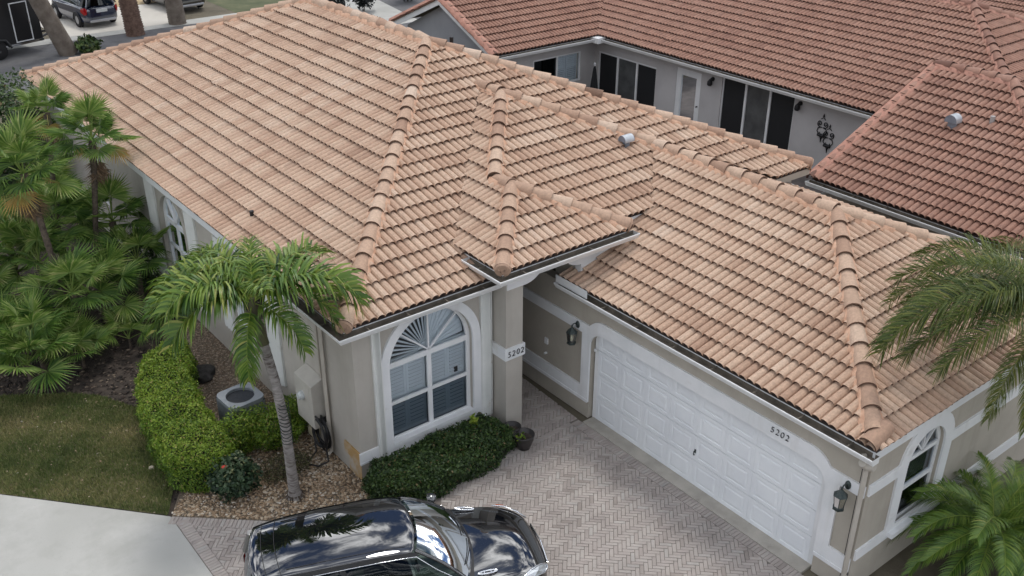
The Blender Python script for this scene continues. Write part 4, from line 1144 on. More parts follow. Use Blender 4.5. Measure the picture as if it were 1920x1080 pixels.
XM = [frond_mesh('frond', 2.0, e0, bd, 62, .66, .046, PALM_G, tb, .15, vee=.55, droop=dr, curl=cu, plume=(-.2, 2.0)) for e0, bd, tb, dr, cu in
      ((64, 108, .50, 1.0, .25), (56, 118, .45, 1.0, -.2), (44, 118, .44, .9, .1), (28, 105, .42, 1.0, -.1), (70, 70, .50, .8, .2), (-28, 52, .45, 1.0, .1), (5, 85, .46, 1.0, 0))]
for me_i, az, sc in ((1, -36, 1.02), (2, -46, .8), (0, 5, .85), (4, 60, .6), (4, 150, .6), (1, 142, .92), (1, 165, .9), (2, 182, .82), (0, 95, .85), (2, 128, .92), (2, -15, .85), (4, -100, .5), (5, 228, .62), (0, 175, .8), (2, 156, .9), (6, -66, .62), (1, 35, .8), (1, 172, .8), (0, 115, .8)):
    place_frond(XM[me_i], pt, CR, az, random.uniform(-.15, .15), sc)
# --- tall feather palm whose crown hangs into the picture from the right
qp = thing('palm_tree', 'feather palm hanging over the garage roof from the right edge', 'palm tree', (7.6, -8.0, 0))
trunk(qp, [(0, 0, 0), (-.05, .05, 1.2), (-.2, .2, 2.6), (-.35, .4, 3.9)], [.14, .11, .10, .09], TRUNK, rings=.05)
trunk(qp, [(-.35, .4, 3.9), (-.4, .5, 4.25)], [.10, .06], SHAFT, name='crown_shaft')
QM = [frond_mesh('frond', 2.8, e0, bd, 170, .56, .015, PALM_O, tb, .17, vee=.6, droop=.9, curl=cu, sw=.6, plume=(-.7, 2.0)) for e0, bd, tb, cu in
      ((38, 98, .44, .2), (28, 85, .42, -.2), (52, 100, .42, .1), (-12, 62, .52, .1), (66, 75, .45, .2))]
QC = (-.4, .48, 4.15)
for me_i, az, sc in ((0, 148, 1.06), (0, 143, 1.0), (1, 156, .9), (2, 118, .88), (1, 108, .9), (1, 112, .8), (1, 170, .82), (1, 75, .95), (0, 45, 1.0), (3, 180, .66), (3, 195, .66), (3, 210, .6), (0, 262, 1.0), (1, 300, 1), (2, 345, 1), (4, 20, .9), (4, 140, .65), (2, 92, .85), (0, 130, .85), (2, 160, .8)):
    place_frond(QM[me_i], qp, QC, az, random.uniform(-.15, .15), sc)
# --- bushy feather palm at the garage end wall
gp = thing('bushy_palm', 'low bushy feather palm against the garage end wall', 'palm', (6.75, -7.7, 0))
trunk(gp, [(0, 0, 0), (0, 0, .4), (0, 0, .75)], [.12, .1, .09], TRUNK_D, rings=.12)
GM = [frond_mesh('frond', 1.9, e0, bd, 68, .38, .019, PALM_G, tb, .09, vee=.35, droop=.55, curl=cu, sw=.55) for e0, bd, tb, cu in
      ((50, 88, .44, .2), (36, 85, .46, -.15), (20, 75, .42, .1), (2, 55, .38, -.1), (66, 75, .48, .15))]
for k in range(42):
    az = k * 137.5 + random.uniform(-8, 8); lvl = k / 42
    place_frond(GM[4 if lvl < .12 else 0 if lvl < .35 else 1 if lvl < .62 else 2 if lvl < .85 else 3], gp, (0, 0, .6), az, random.uniform(-.2, .2), random.uniform(.7, .98))
# --- fan palms
def fan_mesh(Rr, ns, spread, lp, m, tbase, tsd=.08, droop=.25, fold=.03, dead=False):
    b = MB()
    b.tube([(0, 0, 0), (lp * .6, 0, .02), (lp, 0, 0)], [.016, .011, .008], 4, tint=min(.9, tbase + .15))
    for k in range(ns):
        a = rad(-spread / 2 + spread * (k + .5) / ns) + random.uniform(-.02, .02); da = rad(spread / ns) * .5
        l = Rr * (.72 + .28 * math.cos(a * .6)) * random.uniform(.88, 1.08)
        c, s = math.cos(a), math.sin(a); hw = l * .52 * math.tan(da) * 1.02
        cup = .10 * l * (1 - math.cos(a)) * .5
        dz = lambda t: -droop * l * t ** 2.2 * random.uniform(.7, 1.3) + cup * t
        mx_, my_ = l * .52 * c, l * .52 * s
        zm = dz(.52); z3 = dz(.8); zt = dz(1.0)
        P0 = (lp + .02 * c, .02 * s, 0); ML = (lp + mx_ - s * hw, my_ + c * hw, zm + fold * .5); MC = (lp + mx_, my_, zm - fold * .5); MR = (lp + mx_ + s * hw, my_ - c * hw, zm + fold * .5)
        h3 = hw * .36; q = l * .78
        TL_, TR_ = (lp + q * c - s * h3, q * s + c * h3, z3), (lp + q * c + s * h3, q * s - c * h3, z3)
        T = (lp + l * c, l * s, zt)
        ti = min(.97, max(.02, random.gauss(tbase, tsd)))
        b.mesh([P0, ML, MC, MR], [(0, 2, 1), (0, 3, 2)], ti)
        b.mesh([ML, MC, MR, TL_, TR_, T], [(0, 1, 3), (1, 4, 3), (1, 2, 4), (3, 4, 5)], min(.97, ti + .07))
    return b.data('frond', m)
FM = [fan_mesh(.66, 34, 240, lp, FAN_G, tb, .13, droop=dr) for lp, tb, dr in ((.62, .42, .14), (.55, .36, .2), (.7, .50, .15), (.5, .31, .25), (.58, .56, .3))]
FMD = [fan_mesh(.55, 26, 150, .5, DEADL, .5, .25, .5), fan_mesh(.5, 24, 120, .45, DEADL, .65, .25, .7)]
FMY = fan_mesh(.6, 30, 230, .6, FAN_G, .9, .06, .4)
def orient(o, az, el, tw=0.0):
    o.rotation_mode = 'XYZ'
    M = Matrix.Rotation(rad(az), 4, 'Z') @ Matrix.Rotation(-rad(el), 4, 'Y') @ Matrix.Rotation(tw, 4, 'X')
    o.rotation_euler = M.to_euler()
def fan_palm(label, base, top, n, sc=1.0, r=.055, low=-35, dead=0, yellow=0, tcol=None, grp='fan palms in the side bed', tb=None, lean_az=None):
    t = thing('fan_palm', label, 'palm tree', (base[0], base[1], 0), group=grp)
    tp = Vector((top[0] - base[0], top[1] - base[1], top[2]))
    if top[2] > .5:
        mid_ = tp * .5 + Vector((-.08 * tp.y, .08 * tp.x, -.05))
        trunk(t, [(0, 0, 0), mid_ * .5 + Vector((0, 0, .02)), mid_, tp * .78 + mid_ * .06, tp], [r * 1.35, r * 1.1, r, r * 1.15, r * 1.5], TRUNK_D, rings=.14, n=10)
    else:
        b = MB(); b.tube([(0, 0, -.02), tp], [r, r * .8], 8); b.build('trunk', TRUNK_D, t)
    for k in range(n):
        f = k / n; az = k * 137.5 + random.uniform(-12, 12); el = 82 - (82 - low) * f ** .9 + random.uniform(-8, 8)
        me = FM[2] if f < .2 else random.choice(FM[:4])
        if yellow and k >= n - yellow: me = FMY
        o = link('frond', me, t); o.location = tp + Vector((0, 0, .02 * (1 - f)))
        orient(o, az, el, random.uniform(-.4, .4)); s_ = sc * random.uniform(.85, 1.1) * (.8 if f < .1 else 1); o.scale = (s_, s_, s_)
    for k in range(dead):
        o = link('dead_frond', random.choice(FMD), t); o.location = tp + Vector((0, 0, -.12 - .1 * random.random()))
        orient(o, k * 360 / dead + random.uniform(-25, 25), random.uniform(-86, -66), random.uniform(-.5, .5)); s_ = sc * random.uniform(.8, 1.05); o.scale = (s_, s_, s_)
    return t
fan_palm('tall fan palm nearest the far end of the roof', (-1.75, 11.2), (-1.25, 11.5, 4.0), 16, .72, r=.05, dead=3, yellow=2)
fan_palm('tall fan palm with dead brown skirt against the side wall', (-1.55, 8.9), (-.9, 9.5, 3.8), 20, .86, r=.055, dead=6, yellow=2)
fan_palm('leaning fan palm with grey hanging dead fronds at the left', (-2.25, 7.9), (-2.55, 8.75, 3.65), 22, .98, r=.06, dead=9, yellow=2)
fan_palm('fan palm at the left edge with bare slanting trunk', (-2.9, 8.9), (-4.3, 9.6, 2.5), 14, .9, r=.06, dead=3)
fan_palm('mid-height fan palm crowding the side wall', (-.95, 9.7), (-.75, 9.75, 1.75), 15, 1.0, low=-25)
fan_palm('mid-height fan palm between the two tall trunks', (-2.0, 9.9), (-1.9, 10.0, 1.9), 15, 1.05, low=-25)
fan_palm('broad fan palm in front of the leaning trunk', (-2.35, 7.45), (-2.4, 7.5, 1.35), 15, .95, low=-30)
fan_palm('low fan palm spreading over the mulch at the left', (-3.35, 6.95), (-3.4, 6.95, .85), 14, 1.0, low=-20)
fan_palm('short fan palm beside the reddish trunk', (-1.75, 7.9), (-1.7, 7.9, 1.0), 11, .9, low=-20)
fan_palm('smallest fan palm seedling on bare mulch near hedge', (-1.62, 6.95), (-1.62, 6.95, .22), 7, .62, low=5, r=.03)
fan_palm('low fan palm at the front of the mulch bed', (-2.65, 6.75), (-2.65, 6.75, .35), 10, .75, low=0, r=.035)
fan_palm('fan palm cut by the left picture edge', (-3.9, 9.3), (-3.9, 9.3, 1.0), 14, 1.0, low=-20)
fan_palm('young fan palm low at the left picture edge', (-3.9, 7.9), (-3.9, 7.9, .5), 11, .85, low=-5)
fan_palm('fan palm half hidden behind the leaning trunk', (-2.9, 10.3), (-2.9, 10.3, 1.5), 14, 1.0, low=-20)
fan_palm('low fan palm with wide leaves at the front left of the bed', (-3.7, 6.6), (-3.7, 6.6, .55), 12, .95, low=-8)
fan_palm('fan palm right of the tall brown-skirted palm', (-.75, 8.6), (-.7, 8.6, 1.15), 13, .95, low=-15)
fan_palm('fan palm filling the middle of the bed', (-2.6, 9.1), (-2.6, 9.1, 1.5), 15, 1.05, low=-25)
fan_palm('fan palm at the back of the bed near the far window', (-1.4, 12.3), (-1.4, 12.3, 1.6), 14, 1.0, low=-25)
# flowering bush beyond the far roof corner
hb = shrub('hibiscus_bush', 'large dark bush with a pink flower beyond the roof corner', (-1.35, 16.9), (1.35, 2.2, 1.75), 14000, LEAF_D, (.08, .14), lambda C: .28 + .1 * C[:, 2] / 2 + .2 * RNG.normal(size=len(C)), cat='bush')
b = MB()
for k in range(5):
    a = k * 1.2566; b.face([(-.68, -.2, 2.35), (-.68 + .13 * math.cos(a), -.2 + .05 * math.sin(a), 2.35 + .13 * math.sin(a)), (-.68 + .13 * math.cos(a + 1.2), -.22 + .05 * math.sin(a + 1.2), 2.35 + .13 * math.sin(a + 1.2))])
b.build('flower', mat('pink_petal', (.62, .12, .28), rough=.6), hb)
shrub('shrub', 'leafy green shrub low against the side wall behind fan palms', (-.4, 9.2), (.32, .5, .75), 2200, LEAF_D, (.06, .1), lambda C: .45 + .2 * RNG.normal(size=len(C)))
# ------------------------------------------------------------------ fixtures by the side wall
PANELB = mat('meter_paint', (.42, .40, .36), (.48, .46, .41), scale=3, rough=.6)
mt = thing('electric_meter', 'grey electric meter cabinet on the side wall', 'meter box', (-.0, 1.45, 1.0))
b = MB()
b.hexa([(-.26, -.30, -.45), (-.002, -.30, -.45), (-.002, .34, -.45), (-.26, .34, -.45), (-.26, -.30, .45), (-.002, -.30, .56), (-.002, .34, .56), (-.26, .34, .45)])
o = b.build('cabinet', PANELB, mt); bevel(o, .012)
b = MB(); b.tube([(-.26, .06, .12), (-.31, .06, .12)], .085, 16); b.tube([(-.31, .06, .12), (-.36, .06, .12)], [.07, .055], 16); b.build('meter_dial', mat('meter_glass', (.55, .58, .58), rough=.2), mt)
b = MB(); b.box(-.265, -.255, -.2, -.02, .18, .40); b.build('cover_plate', PANELB, mt)
BEIGE = mat('utility_beige', (.46, .42, .30), (.52, .47, .34), scale=6, rough=.7)
for i, (lab, y, z, s) in enumerate((('upper small beige utility box below the meter', 1.72, .42, (.08, .13, .11)), ('lower beige utility box beside the hose', 1.55, .26, (.11, .16, .17)))):
    o = thing('utility_box', lab, 'utility box', (-.002, y, z))
    b = MB(); b.box(-s[0] * 1.6, 0, -s[1] / 2, s[1] / 2, -s[2] / 2, s[2] / 2); q = b.build('cover', BEIGE, o); bevel(q, .008)
    b = MB(); b.tube([(-.05, 0, -s[2] / 2), (-.05, 0, -z)], .016, 6); b.build('conduit', BEIGE, o)
# hose on a wall hanger
HOSE = mat('hose_rubber', (.012, .012, .014), rough=.45)
hs = thing('garden_hose', 'coiled black garden hose hanging low on the side wall', 'hose', (-.12, .98, .52))
b = MB(); pts = []
for k in range(9 * 20):
    a = 6.283 * k / 20; r = .25 + .03 * math.sin(k * .37) + .03 * math.sin(k * .11)
    pts.append((-.06 - .06 * math.sin(k * .21), .10 + r * .92 * math.cos(a), -.02 + r * 1.15 * math.sin(a)))
b.tube(pts, .017, 6); b.build('coil', HOSE, hs)
b = MB(); b.tube([(-.1, .3, -.1), (-.15, .2, -.45), (-.35, .1, -.50), (-.5, .35, -.50), (-.4, .75, -.50), (-.7, .9, -.505)], .017, 6); b.build('loose_end', HOSE, hs)
b = MB(); b.tube([(-.1, -.12, -.2), (-.12, -.2, -.45), (-.3, -.15, -.50), (-.42, .02, -.5)], .017, 6); b.build('loose_end', HOSE, hs)
b = MB(); b.box(-.06, .11, .05, .15, .20, .25); b.build('hanger', BLACKM, hs)
# air conditioner
ac = thing('air_conditioner', 'grey square air conditioner with round fan opening by the hedge', 'air conditioner', (-.95, 2.72, 0), rad(4))
ac.scale = (.9, .9, 1.0)
ACM = mat('ac_grey', (.20, .22, .24), (.25, .27, .29), scale=5, rough=.55); ACD = mat('ac_dark', (.03, .034, .042), rough=.7)
b = MB(); b.box(-.36, .36, -.36, .36, 0, .70); b.build('cabinet', ACD, ac)
b = MB()
for k in range(26):
    t = -.345 + .69 * k / 25
    for sx in (-1, 1):
        b.box(sx * .362 - .004, sx * .362 + .004, t - .007, t + .007, .06, .68); b.box(t - .007, t + .007, sx * .362 - .004, sx * .362 + .004, .06, .68)
stuff(b.build('side_louvres', ACM, ac))
def sq(r, c, n=6):
    return [p for k, (sx, sy) in enumerate(((1, 1), (-1, 1), (-1, -1), (1, -1))) for p in arc(sx * (r - c), sy * (r - c), c, 90 * k, 90 * k + 90, n)]
b = MB(); b.plate(sq(.385, .15), [arc(0, 0, .29, 0, 360, 32)[:-1]], .68, .755, lambda u, v, ww: (u, v, ww)); o = b.build('top_cover', ACM, ac); bevel(o, .018)
b = MB(); b.lathe([(.295, .755), (.29, .70), (.285, .45), (0.01, .45)], n=32); b.build('fan_well', ACD, ac)
b = MB(); b.lathe([(.085, .5), (.085, .58), (.03, .60)], n=16)
for k in range(4):
    a = k * 1.571; c, s = math.cos(a), math.sin(a)
    b.face([(.05 * c - .06 * s, .05 * s + .06 * c, .53), (.05 * c + .06 * s, .05 * s - .06 * c, .57), (.26 * c + .1 * s, .26 * s - .1 * c, .57), (.26 * c - .06 * s, .26 * s + .06 * c, .52)])
b.build('fan', mat('fan_grey', (.33, .36, .35), rough=.5), ac)
b = MB()
for r in (.1, .16, .22, .27): b.tube([(r * math.cos(6.283 * k / 28), r * math.sin(6.283 * k / 28), .735) for k in range(29)], .0025, 3, cap=False)
for k in range(8): b.tube([(.05 * math.cos(k * .785), .05 * math.sin(k * .785), .735), (.29 * math.cos(k * .785), .29 * math.sin(k * .785), .735)], .0025, 3)
stuff(b.build('guard', ACD, ac))
b = MB(); b.box(-.45, .45, -.45, .45, -.03, .0); b.build('pad', CONC, ac)
# dark stone near the hedge
def rock(name, label, c, r, m):
    bm = bmesh.new(); bmesh.ops.create_icosphere(bm, subdivisions=3, radius=1)
    for v in bm.verts:
        k = 1 + .18 * math.sin(v.co.x * 3 + c[0]) * math.cos(v.co.y * 4) + .1 * math.sin(v.co.z * 6 + v.co.x * 5)
        v.co = Vector((v.co.x * r[0], v.co.y * r[1], v.co.z * r[2])) * k
    me = D.meshes.new(name); bm.to_mesh(me); bm.free(); me.materials.append(m)
    for p in me.polygons: p.use_smooth = True
    o = link(name, me); o.location = c
    return tag(o, label, 'rock')
rock('rock', 'dark rounded rock between hedge and side wall', (-.85, 5.0, .03), (.26, .34, .12), mat('dark_rock', (.03, .028, .027), (.07, .065, .06), scale=9, rough=1, bump=.8, bscale=30))
rock('rock', 'small pale rock at the edge of the lawn', (-2.78, 2.6, .03), (.05, .04, .035), mat('pale_rock', (.5, .44, .34), rough=.9))
# wall lanterns
def lantern(label, y, x=4.345, z=1.90, sc=1.0):
    t = thing('wall_lantern', label, 'lantern', (x, y, z), group='bronze coach lanterns on the garage wall')
    t.scale = (.9, .9, .9)
    b = MB(); b.lathe([(.0, .0), (.055, 0), (.05, .02), (.02, .03)], n=16); me = b
    b2 = MB(); b2.mesh([(-p[2], p[0], p[1] * 1.55) for p in b.v], b.f, 0, 0, True); b2.build('back_plate', BRONZE, t)
    b = MB(); b.tube([(-.02, 0, -.01), (-.07, 0, .05), (-.13, 0, .055), (-.165, 0, .01), (-.165, 0, -.03)], [.016, .014, .013, .013, .015], 8); b.build('arm', BRONZE, t)
    cx = -.165
    def hexr(r, zz): return [(cx + r * math.cos(rad(60 * k + 30)), r * math.sin(rad(60 * k + 30)), zz) for k in range(6)]
    b = MB(); a, c, d_ = hexr(.02, -.015), hexr(.05, -.05), hexr(.125, -.125)
    b.mesh(a + c + d_, [(k, (k + 1) % 6, 6 + (k + 1) % 6, 6 + k) for k in range(6)] + [(6 + k, 6 + (k + 1) % 6, 12 + (k + 1) % 6, 12 + k) for k in range(6)]); b.face(a)
    b.tube([(cx, 0, -.02), (cx, 0, .03), (cx, 0, .05)], [.016, .02, .004], 8)
    b.build('hood', BRONZE, t)
    top, bot = hexr(.112, -.125), hexr(.078, -.36)
    for k in range(6):
        k2 = (k + 1) % 6
        b = MB(); b.face([top[k], top[k2], bot[k2], bot[k]]); b.build('pane', GLASS_L, t)
    b = MB()
    for k in range(6): b.tube([top[k], bot[k]], .007, 4)
    for rr, zz in ((.114, -.125), (.082, -.36)):
        h = hexr(rr, zz)
        for k in range(6): b.tube([h[k], h[(k + 1) % 6]], .008, 4)
    b.build('cage', BRONZE, t)
    b = MB(); a, c = hexr(.10, -.362), hexr(.10, -.395); b.mesh(a + c, [(k, (k + 1) % 6, 6 + (k + 1) % 6, 6 + k) for k in range(6)]); b.face(a); b.face(c); b.tube([(cx, 0, -.395), (cx, 0, -.44)], [.02, .006], 8); b.build('base', BRONZE, t)
    b = MB(); b.lathe([(0.001, .17), (.03, .14), (.035, .1), (.02, .02)], c=(cx, 0, -.355), n=10); b.build('bulb', mat('bulb_frost', (.75, .74, .66), rough=.4), t)
lantern('bronze coach lantern left of the garage door, near the porch', -.66, z=1.93)
lantern('bronze coach lantern right of the garage door, by the downspout', -6.52, z=1.92)
# planters by the porch column
def pot(label, c, r, h, m, plant=0):
    t = thing('plant_pot', label, 'plant pot', (c[0], c[1], .013))
    b = MB(); b.lathe([(.001, 0), (r * .62, 0), (r * .8, h * .35), (r * .98, h * .8), (r * 1.06, h * .95), (r * 1.06, h), (r * .93, h), (r * .85, h * .7), (.001, h * .68)], n=24); b.build('bowl', m, t)
    b = MB(); b.lathe([(r * .84, h * .7), (.001, h * .74)], n=16); b.build('soil', MULCH, t)
    if plant:
        q = RNG.normal(size=(plant, 3)); q /= np.linalg.norm(q, axis=1)[:, None]; q[:, 2] = abs(q[:, 2])
        stuff(leaf_cloud('leaves', q * r * .7 * RNG.random((plant, 1)) + np.array([-r * .5, 0, h * .8]), q, LEAF_B, t, (.05, .1)))
POTM = mat('pot_black', (.022, .02, .02), (.045, .04, .038), scale=8, rough=.45)
pot('black round pot with a few leaves at the hedge end', (2.82, -.98), .19, .3, POTM, 50)
pot('black pot tucked against the porch column foot', (2.80, -.66), .16, .3, POTM)
# ------------------------------------------------------------------ the house behind
nh = thing('house', 'grey stucco house with terracotta tile roof and sliding doors behind', 'house', (0, 0, 0))
NE, NS = 2.55, .405
nz = lambda x: NE + (x - 17.9) * NS
wz = lambda x: NE + (x - 12.46) * NS
yzl = lambda y: NE + (y - 13.56) * (3.94 - NE) / 3.2
nap = (23.2, 2.85, nz(23.2))
nroof = MB(); nrest = MB(); ncand = []; nmort = MB()
def nlay(A, B, P, polys, off=0.0):
    for p in polys: deck(nroof, p)
    roof_face(A, B, P, polys, nrest, ncand, off=off)
nc0 = (17.9, -2.45, NE); nvt = (21.3, 16.76, 3.93)
nlay((17.9, 13.6, NE), nc0, nap, [[nc0, nap, (23.2, 18.6, nap[2]), nvt, (17.9, 13.56, NE)]])
nlay((13.3, 13.56, NE), (17.9, 13.56, NE), (13.3, 16.76, 3.94), [[(13.3, 13.56, NE), (17.9, 13.56, NE), nvt, (13.3, 16.76, 3.94)]], off=.07)
nlay(nc0, (28.5, -2.45, NE), nap, [[nc0, (28.5, -2.45, NE), nap]])
wr0, wr1 = (17.1, .3, wz(17.1)), (17.1, -1.65, wz(17.1))
wc0, wc1 = (12.46, .3, NE), (12.46, -6.3, NE)
nlay(wc0, wc1, wr1, [[wc0, wr0, wr1, wc1]], off=.1)
nlay(wc1, (21.75, -6.3, NE), wr1, [[wc1, (21.75, -6.3, NE), wr1]])
deck(nroof, [wr0, wr1, (21.75, -6.3, NE), (21.75, .3, NE)])
deck(nroof, [(13.3, 16.76, 3.94), nvt, (17.9, 20, NE), (13.3, 20, NE)])
deck(nroof, [nap, (28.5, -2.45, NE), (28.5, 24, NE), (23.2, 18.6, nap[2])])
nro = nroof.build('roof', DECK, nh)
finish_tiles(nro, nrest, ncand, TILE_N)
NCAP = cap_mesh(TILE_N)
caps(nro, nc0, nap, NCAP, nmort, TILE_N); caps(nro, (28.5, -2.45, NE), nap, NCAP, nmort, TILE_N)
caps(nro, nap, (23.2, 18.6, nap[2]), NCAP, nmort, TILE_N)
caps(nro, wc0, wr0, NCAP, nmort, TILE_N, e=.352, lift=-.03); caps(nro, wr1, wr0, NCAP, nmort, TILE_N); caps(nro, wc1, wr1, NCAP, nmort, TILE_N)
caps(nro, (13.3, 13.56, NE), (13.3, 16.76, 3.94), NCAP, nmort, TILE_N, e=.352, lift=-.03)
caps(nro, (13.3, 20, NE), (13.3, 16.76, 3.94), NCAP, nmort, TILE_N, e=.352, lift=-.03)
caps(nro, (13.3, 16.76, 3.94), nvt, NCAP, nmort, TILE_N)
nmort.build('mortar', MORTAR_N, nro)
vent(nro, (15.16, -1.4, wz(15.16)), .36, .13)
b = MB(); b.tube([(15.64, -2.06, 3.7), (15.64, -2.06, 4.05)], .055, 10); b.build('vent_pipe', mat('vent_pale', (.35, .33, .32), rough=.7), nro)
# walls
MN = LEFT(18.3)
S1, DR, S2 = (11.0, 13.93, -.01, 1.9), (8.95, 10.05, -.01, 2.14), (5.2, 8.06, -.01, 2.3)
b = MB()
b.plate([(-2.2, 0), (5.2, 0), (5.2, 2.3), (8.06, 2.3), (8.06, 0), (8.95, 0), (8.95, 2.14), (10.05, 2.14), (10.05, 0), (11.0, 0), (11.0, 1.9), (13.93, 1.9), (13.93, 0), (14.1, 0), (14.1, 2.5), (-2.2, 2.5)], [], 0, -.2, MN)
b.build('wall', STUCCO_N, nh, label='grey stucco patio wall with sliding doors')
NW = rect(15.35, 17.6, .88, 1.96)
b = MB(); b.plate(rect(13.8, 18.5, 0, 2.5), [NW], 0, -.2, FRONT(14.1)); b.build('wall', STUCCO_N, nh)
b = MB(); b.plate([(14.1, 0), (19.4, 0), (19.4, 2.5), (16.76, 3.72), (14.1, 2.5)], [], 0, -.2, LEFT(13.6)); b.build('gable_wall', mat('stucco_blue_grey', (.27, .28, .30), (.31, .32, .34), scale=1, rough=.95, bump=.3, bscale=110), nh)
b = MB(); b.box(12.85, 13.05, -6.0, .1, 0, 2.5); b.box(13.05, 18.3, -.05, .1, 0, 2.5); b.box(13.05, 27, -6.0, -5.8, 0, 2.5); b.build('wall', STUCCO_W, nh)
# barge boards, fascia
b = MB()
for y1 in (13.5, 20.05):
    a = Vector((13.24, y1, NE - .06)); c = Vector((13.24, 16.76, 3.90))
    b.hexa([a + Vector((0, 0, -.19)), a + Vector((.05, 0, -.19)), c + Vector((.05, 0, -.19)), c + Vector((0, 0, -.19)), a, a + Vector((.05, 0, 0)), c + Vector((.05, 0, 0)), c])
b.build('barge_board', WHITE, nh)
b = MB(); b.box(17.92, 17.95, -2.4, 13.6, NE - .17, NE - .015); b.box(13.35, 17.9, 13.6, 13.63, NE - .17, NE - .015); b.box(12.49, 12.52, -6.2, .28, NE - .17, NE - .015); b.build('fascia', WHITE, nh)
b = MB(); b.box(17.95, 18.3, -2.2, 14.1, NE - .16, NE - .14); b.box(13.4, 17.95, 13.63, 14.1, NE - .16, NE - .14); b.box(12.52, 12.86, -6, .2, NE - .16, NE - .14); b.build('soffit', STUCCO_N, nh)
gutter(nh, (17.9, 13.5, NE - .02), (17.9, -2.5, NE - .02), (-1, 0, 0)); gutter(nh, (13.3, 13.56, NE - .02), (17.84, 13.56, NE - .02), (0, -1, 0)); gutter(nh, (12.46, .34, NE - .02), (12.46, -6.3, NE - .02), (-1, 0, 0))
b = MB(); b.box(17.55, 17.95, 13.2, 13.62, NE - .16, NE + .03); b.build('gutter_corner', GUTW, nh)
# sliding doors: white frames, dark panes
SCREEN = mat('screen_dark', (.016, .017, .019), rough=.55, spec=.3)
GREYP = mat('grey_pane', (.055, .058, .06), (.095, .10, .102), scale=2.5, rough=.35, spec=.5)  # opaque middle panes, their grey reflection put into the colour
def slider(y0, y1, zt, panes, label):
    yy = [y0 + (y1 - y0) * i / len(panes) for i in range(len(panes) + 1)]
    b = MB(); b.plate(rect(y0, y1, 0, zt), [rect(yy[i] + .04, yy[i + 1] - .04, .08, zt - .07) for i in range(len(panes))], -.12, -.04, MN)
    d = b.build('sliding_door', WHITE, nh, label=label)
    for i, k in enumerate(panes):
        b = MB(); b.face([MN(u, v, -.08) for u, v in rect(yy[i] + .04, yy[i + 1] - .04, .08, zt - .07)]); b.build('pane', SCREEN if k == 0 else GREYP, d)
    b = MB(); b.face([MN(y0 - .1, 0, -1.4), MN(y1 + .1, 0, -1.4), MN(y1 + .1, 2.4, -1.4), MN(y0 - .1, 2.4, -1.4)]); b.face([MN(y0 - .1, 0, -.21), MN(y1 + .1, 0, -.21), MN(y1 + .1, 0, -1.4), MN(y0 - .1, 0, -1.4)])
    b.face([MN(y0 - .1, 2.4, -.21), MN(y1 + .1, 2.4, -.21), MN(y1 + .1, 2.4, -1.4), MN(y0 - .1, 2.4, -1.4)])
    b.build('room_lining', DARKIN, d)
slider(11.0, 13.93, 1.9, (0, 1, 0), 'three-panel sliding door beside the closed parasol')
slider(5.2, 8.06, 2.3, (0, 1, 0), 'three-panel sliding door near the iron wall ornament')
b = MB(); b.plate(rect(8.95, 10.05, 0, 2.14), [rect(9.16, 9.84, .3, 1.92)], -.1, -.02, MN); dd_ = b.build('glazed_door', WHITE, nh)
b = MB(); b.face([MN(u, v, -.06) for u, v in rect(9.16, 9.84, .3, 1.92)]); b.build('pane', GLASS, dd_)
b = MB(); b.face([MN(u, v, -.085) for u, v in rect(9.16, 9.84, .3, 1.92)]); b.build('door_blind', mat('blind_green', (.28, .33, .31), (.42, .47, .46), scale=1.5, rough=.6), dd_)
b = MB(); b.tube([MN(8.99 + .05, 1.0, -.02), MN(9.04, 1.0, .05)], .025, 8); b.build('door_knob', BLACKM, dd_)
b = MB(); b.plate(NW, [rect(15.42, 16.45, .95, 1.9), rect(16.52, 17.53, .95, 1.9)], -.1, -.03, FRONT(14.1)); nw = b.build('window', WHITE, nh)
b = MB(); b.face([FRONT(14.1)(u, v, -.06) for u, v in rect(15.42, 16.45, .95, 1.9)]); b.build('pane', GLASS_D, nw)
b = MB(); b.face([FRONT(14.1)(u, v, -.06) for u, v in rect(16.52, 17.53, .95, 1.9)]); b.build('pane', GLASS, nw)
for x0, x1 in ((15.4, 15.9), (15.95, 16.47), (16.5, 17.0), (17.02, 17.55)):
    b = MB(); M_ = FRONT(14.1); b.plate(rect(x0, x1, .9, 1.94), [rect(x0 + .06, x1 - .06, .98, 1.4), rect(x0 + .06, x1 - .06, 1.48, 1.87)], -.2, -.17, M_)
    p_ = b.build('shutter_panel', LOUVRE if x0 > 16.48 else mat('shutter_shade', (.2, .21, .22), rough=.6), nw)
    b = MB()
    for z0, z1 in ((.98, 1.4), (1.48, 1.87)):
        for i in range(6):
            z = z0 + (i + .5) * (z1 - z0) / 6; b.hexa([M_(x0 + .06, z - .03, -.165), M_(x1 - .06, z - .03, -.165), M_(x1 - .06, z - .02, -.16), M_(x0 + .06, z - .02, -.16), M_(x0 + .06, z + .012, -.205), M_(x1 - .06, z + .012, -.205), M_(x1 - .06, z + .02, -.2), M_(x0 + .06, z + .02, -.2)])
    stuff(b.build('louvres', LOUVRE if x0 > 16.48 else MATS['shutter_shade'], p_))
b = MB(); b.face([(15.2, 14.6, .7), (17.8, 14.6, .7), (17.8, 14.6, 2.2), (15.2, 14.6, 2.2)]); b.build('room_lining', DARKIN, nw)
